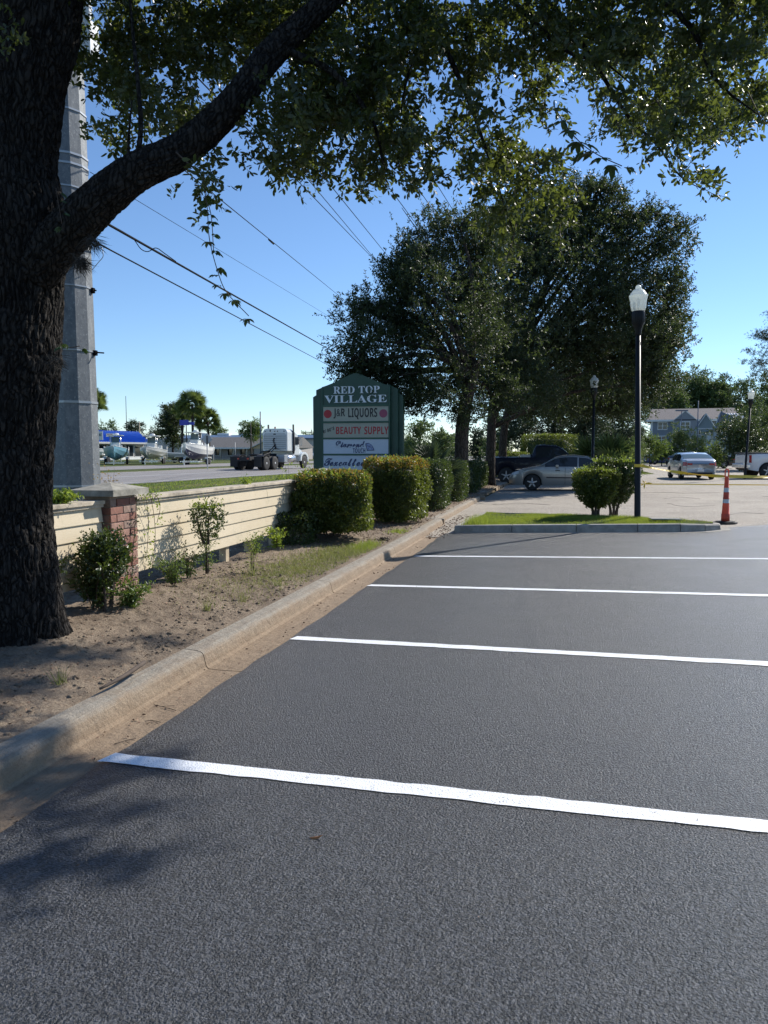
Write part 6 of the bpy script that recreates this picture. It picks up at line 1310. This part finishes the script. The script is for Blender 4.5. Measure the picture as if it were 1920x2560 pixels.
# canopy sprays: (px,py,rx,ry,depth,leaf layers)
CAN = [(60, 60, 150, 110, 6.6, 1.2), (30, 40, 60, 60, 4.9, .35), (260, 110, 120, 150, 6.3, 2.0), (310, 290, 105, 95, 6.0, 2.0), (420, 130, 150, 150, 6.4, 2.2), (430, 290, 110, 80, 6.0, 2.0), (560, 90, 160, 130, 6.5, 2.4),
 (700, 50, 170, 120, 6.6, 3.0), (600, 270, 50, 50, 6.1, 1.8), (700, 290, 90, 90, 5.6, 2.3), (720, 360, 90, 55, 5.6, 2.0), (840, 180, 140, 130, 6.3, 3.2), (850, 330, 100, 95, 5.9, 2.6), (910, 430, 52, 58, 5.8, 2.3), (700, 410, 60, 26, 5.6, 1.6), (800, 420, 40, 30, 5.7, 1.5),
 (960, 80, 170, 120, 6.1, 3.4), (990, 260, 110, 120, 6.0, 3.0), (1030, 390, 70, 60, 5.9, 2.6), (1050, 440, 34, 36, 5.9, 2.0), (1130, 120, 150, 130, 6.1, 3.4), (1150, 250, 80, 80, 6.0, 2.8), (1190, 330, 85, 60, 6.0, 2.8), (1280, 100, 140, 110, 6.2, 3.2), (1330, 190, 90, 60, 6.1, 2.5), (1345, 262, 55, 34, 6.0, 2.0),
 (1270, 430, 120, 70, 6.1, 3.2), (1330, 440, 90, 70, 6.2, 2.8), (1220, 520, 65, 80, 6.1, 2.9), (1300, 560, 75, 60, 6.15, 2.5), (1245, 620, 48, 44, 6.1, 2.2), (1395, 560, 34, 62, 6.2, 2.2), (1235, 660, 24, 34, 6.1, 1.8), (1400, 480, 44, 44, 6.2, 2.5),
 (1430, 60, 130, 110, 6.1, 3.0), (1440, 150, 90, 70, 5.9, 2.4), (1560, 60, 130, 120, 5.9, 3.0), (1550, 180, 70, 70, 5.8, 2.5), (1570, 270, 42, 55, 5.8, 2.2), (1700, 60, 140, 100, 5.7, 3.0), (1690, 180, 75, 90, 5.6, 2.6), (1680, 290, 80, 60, 5.6, 2.4), (1710, 360, 85, 42, 5.6, 2.0), (1680, 350, 44, 34, 5.6, 1.6), (1630, 360, 30, 30, 5.6, 1.2), (1710, 430, 34, 36, 5.6, 1.6), (1760, 468, 44, 22, 5.6, 1.1), (1805, 350, 30, 20, 5.6, 1.1), (1550, 315, 26, 22, 5.8, 1.4),
 (1830, 60, 130, 110, 5.5, 3.0), (1820, 160, 90, 80, 5.4, 2.2), (1880, 220, 70, 70, 5.3, 2.0), (1810, 240, 40, 30, 5.4, 1.6), (1890, 280, 46, 34, 5.3, 1.4),
 (480, 430, 36, 40, 5.4, 1.3), (515, 480, 28, 24, 5.4, 1.1), (560, 400, 26, 20, 5.5, .8), (1120, 395, 60, 40, 6.0, 2.0), (790, 330, 90, 110, 6.0, 2.4),
 (1600, 190, 130, 80, 10.0, 1.4), (1500, 110, 130, 80, 9.3, 1.4), (1820, 270, 80, 60, 7.9, 1.8), (1740, 150, 90, 70, 8.6, 1.4), (200, -140, 400, 130, 5.8, 2.0), (700, -160, 400, 140, 6.2, 2.6), (1150, -170, 350, 140, 6.3, 2.6), (1600, -150, 350, 140, 6.0, 2.4), (1950, -60, 200, 160, 5.4, 1.8), (700, -420, 700, 140, 6.4, 1.2), (1300, -420, 500, 140, 6.4, 1.0)]  # the deepest sprays here are added to throw shade on soil and lot
Bs = []; Ds = []; NL = 15
for (px, py, rx_, ry_, t_, lay) in CAN:
    if t_ < 7.5 and py > 0: rx_ *= .84; ry_ *= .82; py -= 14 + (10 if px > 1100 else 0); lay *= (.85 if px > 1000 else 1.45)
    n = 6 + int(lay * math.pi * rx_ * ry_ / (730 * (5.8 / t_) ** 2)); nc = max(3, n // 7); rc = np.sqrt(rng.random(nc)) ; ac = rng.uniform(0, 6.283, nc)
    k = rng.integers(0, nc, n); x = px + rx_ * rc[k] * np.cos(ac[k]) + rng.normal(size=n) * 16; y = py + ry_ * rc[k] * np.sin(ac[k]) + rng.normal(size=n) * 14
    dz = (rng.uniform(-.55, .75, nc))[k] + rng.normal(size=n) * .1
    P = np.array([at(a, b_, t_ + d) for a, b_, d in zip(x, y, dz)]) - off; Bs.append(P); Ds.append(unit(rng.normal(size=P.shape) * [.8, .8, .45] + [.1, .05, -.42]))
SDIR = np.array([math.cos(SUN_AZ) * math.cos(SUN_EL), math.sin(SUN_AZ) * math.cos(SUN_EL), math.sin(SUN_EL)])  # leaf clusters added along the sun's rays to cast shadows on kerb, lot and soil
for (gx_, gy_, gz_, s_, ex, n) in ((-2.62, 3.0, 0, 8.7, .22, 46), (-2.37, 3.15, 0, 9.0, .2, 50), (-2.12, 3.3, 0, 9.1, .15, 26), (-2.6, 3.3, .1, 8.6, .12, 16), (-2.05, 2.3, 0, 8.6, .12, 16), (-1.80, 2.40, 0, 8.7, .10, 16), (-1.62, 2.5, 0, 8.8, .06, 8), (-2.1, 2.75, 0, 8.7, .10, 16), (-1.9, 2.85, 0, 8.8, .07, 8), (-3.7, 4.45, .17, 9.9, .22, 60), (-3.4, 4.6, .17, 10.2, .2, 50), (-3.95, 4.2, .17, 9.6, .25, 60), (-3.3, 3.95, .17, 9.7, .2, 50), (-3.7, 3.7, .17, 9.5, .25, 60), (-3.1, 5.2, .17, 10.4, .12, 20)):
    P = np.array([gx_, gy_, gz_]) + SDIR * s_ + rng.normal(size=(n, 3)) * np.array([ex, ex * .35, ex * .22]) * .75 + SDIR * rng.normal(size=(n, 1)) * .25 - off
    Bs.append(P); Ds.append(unit(rng.normal(size=P.shape) * [.8, .8, .45] + [.1, .05, -.42]))
B = np.concatenate(Bs); D = np.concatenate(Ds); ln = rng.uniform(.10, .24, len(B))
V, F = cat_arr([spray_leaves(B, D, ln, NL, .058, .027, 1.0, 'oval', .3), twig_arrays(B, D, ln, .0022)])
V = V.astype(np.float32); stuff(raw('foliage', V, F, 'leaf', big))
print('overhead leaves', len(B) * NL)
# fine leaves of the sprays that hang lowest: single leaves one can pick apart
lm = None
def single_leaf_mesh(m='leaf', L=.06, W=.022):
    V, F = leaf_arrays(np.zeros((1, 3)), np.array([[1.0, 0, 0]]), L, W, .22, True); o = raw('leaf', V, F, m, big); return o
HANG = [((1640, 250, 5.55), (1690, 330, 5.5), (1700, 420, 5.5), (1770, 478, 5.5), (1812, 492, 5.5)), ((1540, 300, 5.6), (1560, 350, 5.55), (1570, 385, 5.5)), ((1290, 560, 5.95), (1270, 640, 5.95), (1236, 690, 5.9)), ((1400, 560, 6.0), (1400, 610, 6.0), (1405, 640, 6.0)), ((1350, 300, 5.8), (1380, 330, 5.8)), ((990, 390, 5.6), (1010, 440, 5.6), (1046, 478, 5.6)), ((880, 400, 5.6), (910, 460, 5.6), (905, 478, 5.6)), ((1870, 230, 5.2), (1900, 290, 5.2), (1925, 320, 5.2)), ((440, 380, 5.2), (500, 440, 5.2), (520, 500, 5.2)), ((650, 380, 5.4), (672, 420, 5.4), (666, 436, 5.4))]
cnt = 0; first = None
for h_ in HANG:
    c = bend([lw(*p) for p in h_], 5); MB().tube(c, list(np.linspace(.005, .0015, len(c))), 4).build('twig', 'twig', big)
    for q in c:
        for _ in range(3):
            if cnt >= 240: break
            d = Vector(rng.normal(size=3)); d.z -= .4; d.normalize()
            if first is None: first = single_leaf_mesh(); o = first
            else: o = first.copy(); COL.objects.link(o); o.parent = big
            o.location = tuple(q + rng.normal(size=3) * .008); o.rotation_mode = 'QUATERNION'; o.rotation_quaternion = d.to_track_quat('X', 'Z') @ Matrix.Rotation(rng.uniform(0, 6.28), 3, 'X').to_quaternion(); s_ = rng.uniform(.7, 1.15); o.scale = (s_, s_, s_); cnt += 1
# creepers with five leaflets
def creeper(label, pts, leafL=.055, nodes=9, m='leafvine', dens=1):
    W_ = [at(*p) for p in pts]; b0 = W_[0]; t = thing('hanging_creeper', label, 'vine', b0, 0, 'creepers hanging from the big tree'); c = [q - b0 for q in bend(W_, 6)]
    MB().tube(c, .0028, 4).build('stem', 'twig', t); f = None
    idx = np.linspace(1, len(c) - 1, nodes).astype(int)
    for i in idx:
        d0 = unit(rng.normal(size=3) * [1, 1, .3] + [0, 0, -.3]); hub = c[i] + d0 * .03
        for k in range(5):
            a = R_(-80 + 40 * k); side = unit(np.cross(d0, [0, 0, 1])); d = unit(d0 * math.cos(a) + side * math.sin(a) + [0, 0, -.25])
            if f is None: V, F = leaf_arrays(np.zeros((1, 3)), np.array([[1.0, 0, 0]]), leafL, leafL * .42, .18, True); f = raw('leaf', V, F, m, t); o = f
            else: o = f.copy(); COL.objects.link(o); o.parent = t
            o.location = tuple(hub); o.rotation_mode = 'QUATERNION'; o.rotation_quaternion = Vector(d).to_track_quat('X', 'Z'); s_ = rng.uniform(.6, 1.1) * (1 - .15 * abs(k - 2)); o.scale = (s_, s_, s_)
    return t
creeper('long creeper dangling in front of the sky below the limb', [(505, 440, 5.1), (518, 520, 5.1), (524, 600, 5.08), (548, 690, 5.05), (570, 735, 5.05), (622, 790, 5.0)], .078, 14)
creeper('shorter creeper beside the long one under the limb', [(508, 420, 5.2), (512, 480, 5.2), (528, 540, 5.2), (534, 630, 5.15)], .066, 8)
creeper('large leaved creeper reaching down right into open sky', [(1385, 265, 4.6), (1415, 315, 4.55), (1455, 360, 4.5), (1500, 390, 4.5), (1555, 415, 4.5)], .105, 11)
creeper('thin creeper leaves hanging against the dark trunk left of the pole', [(140, 470, 5.15), (148, 520, 5.15), (155, 560, 5.15)], .05, 4)
creeper('creeper leaves spreading on the trunk at eye level of the steel bands', [(150, 850, 5.2), (170, 868, 5.15), (200, 865, 5.15)], .06, 4)
# air plants on the limb underside
for k, (px, py, t_, n, s, lb) in enumerate(((236, 600, 5.2, 240, .13, 'larger dark tuft of air plant hanging under the limb fork'), (205, 648, 5.2, 300, .15, 'wider bristly air plant tuft on the trunk below the first tuft'), (150, 900, 5.25, 200, .10, 'air plant tuft on the trunk edge halfway up the steel pole'))):
    c = at(px - 10, py, t_); d = unit(rng.normal(size=(n, 3)) * [.7, .7, .5] + [.5, 0, -.8]); V, F = leaf_arrays(np.zeros((n, 3)) + rng.normal(size=(n, 3)) * .02, d, s * rng.uniform(.4, 1, n), .004)
    tag(raw('air_plant', V, F, 'moss', None, False, tuple(c)), lb, 'air plant', 'air plants on the big tree')
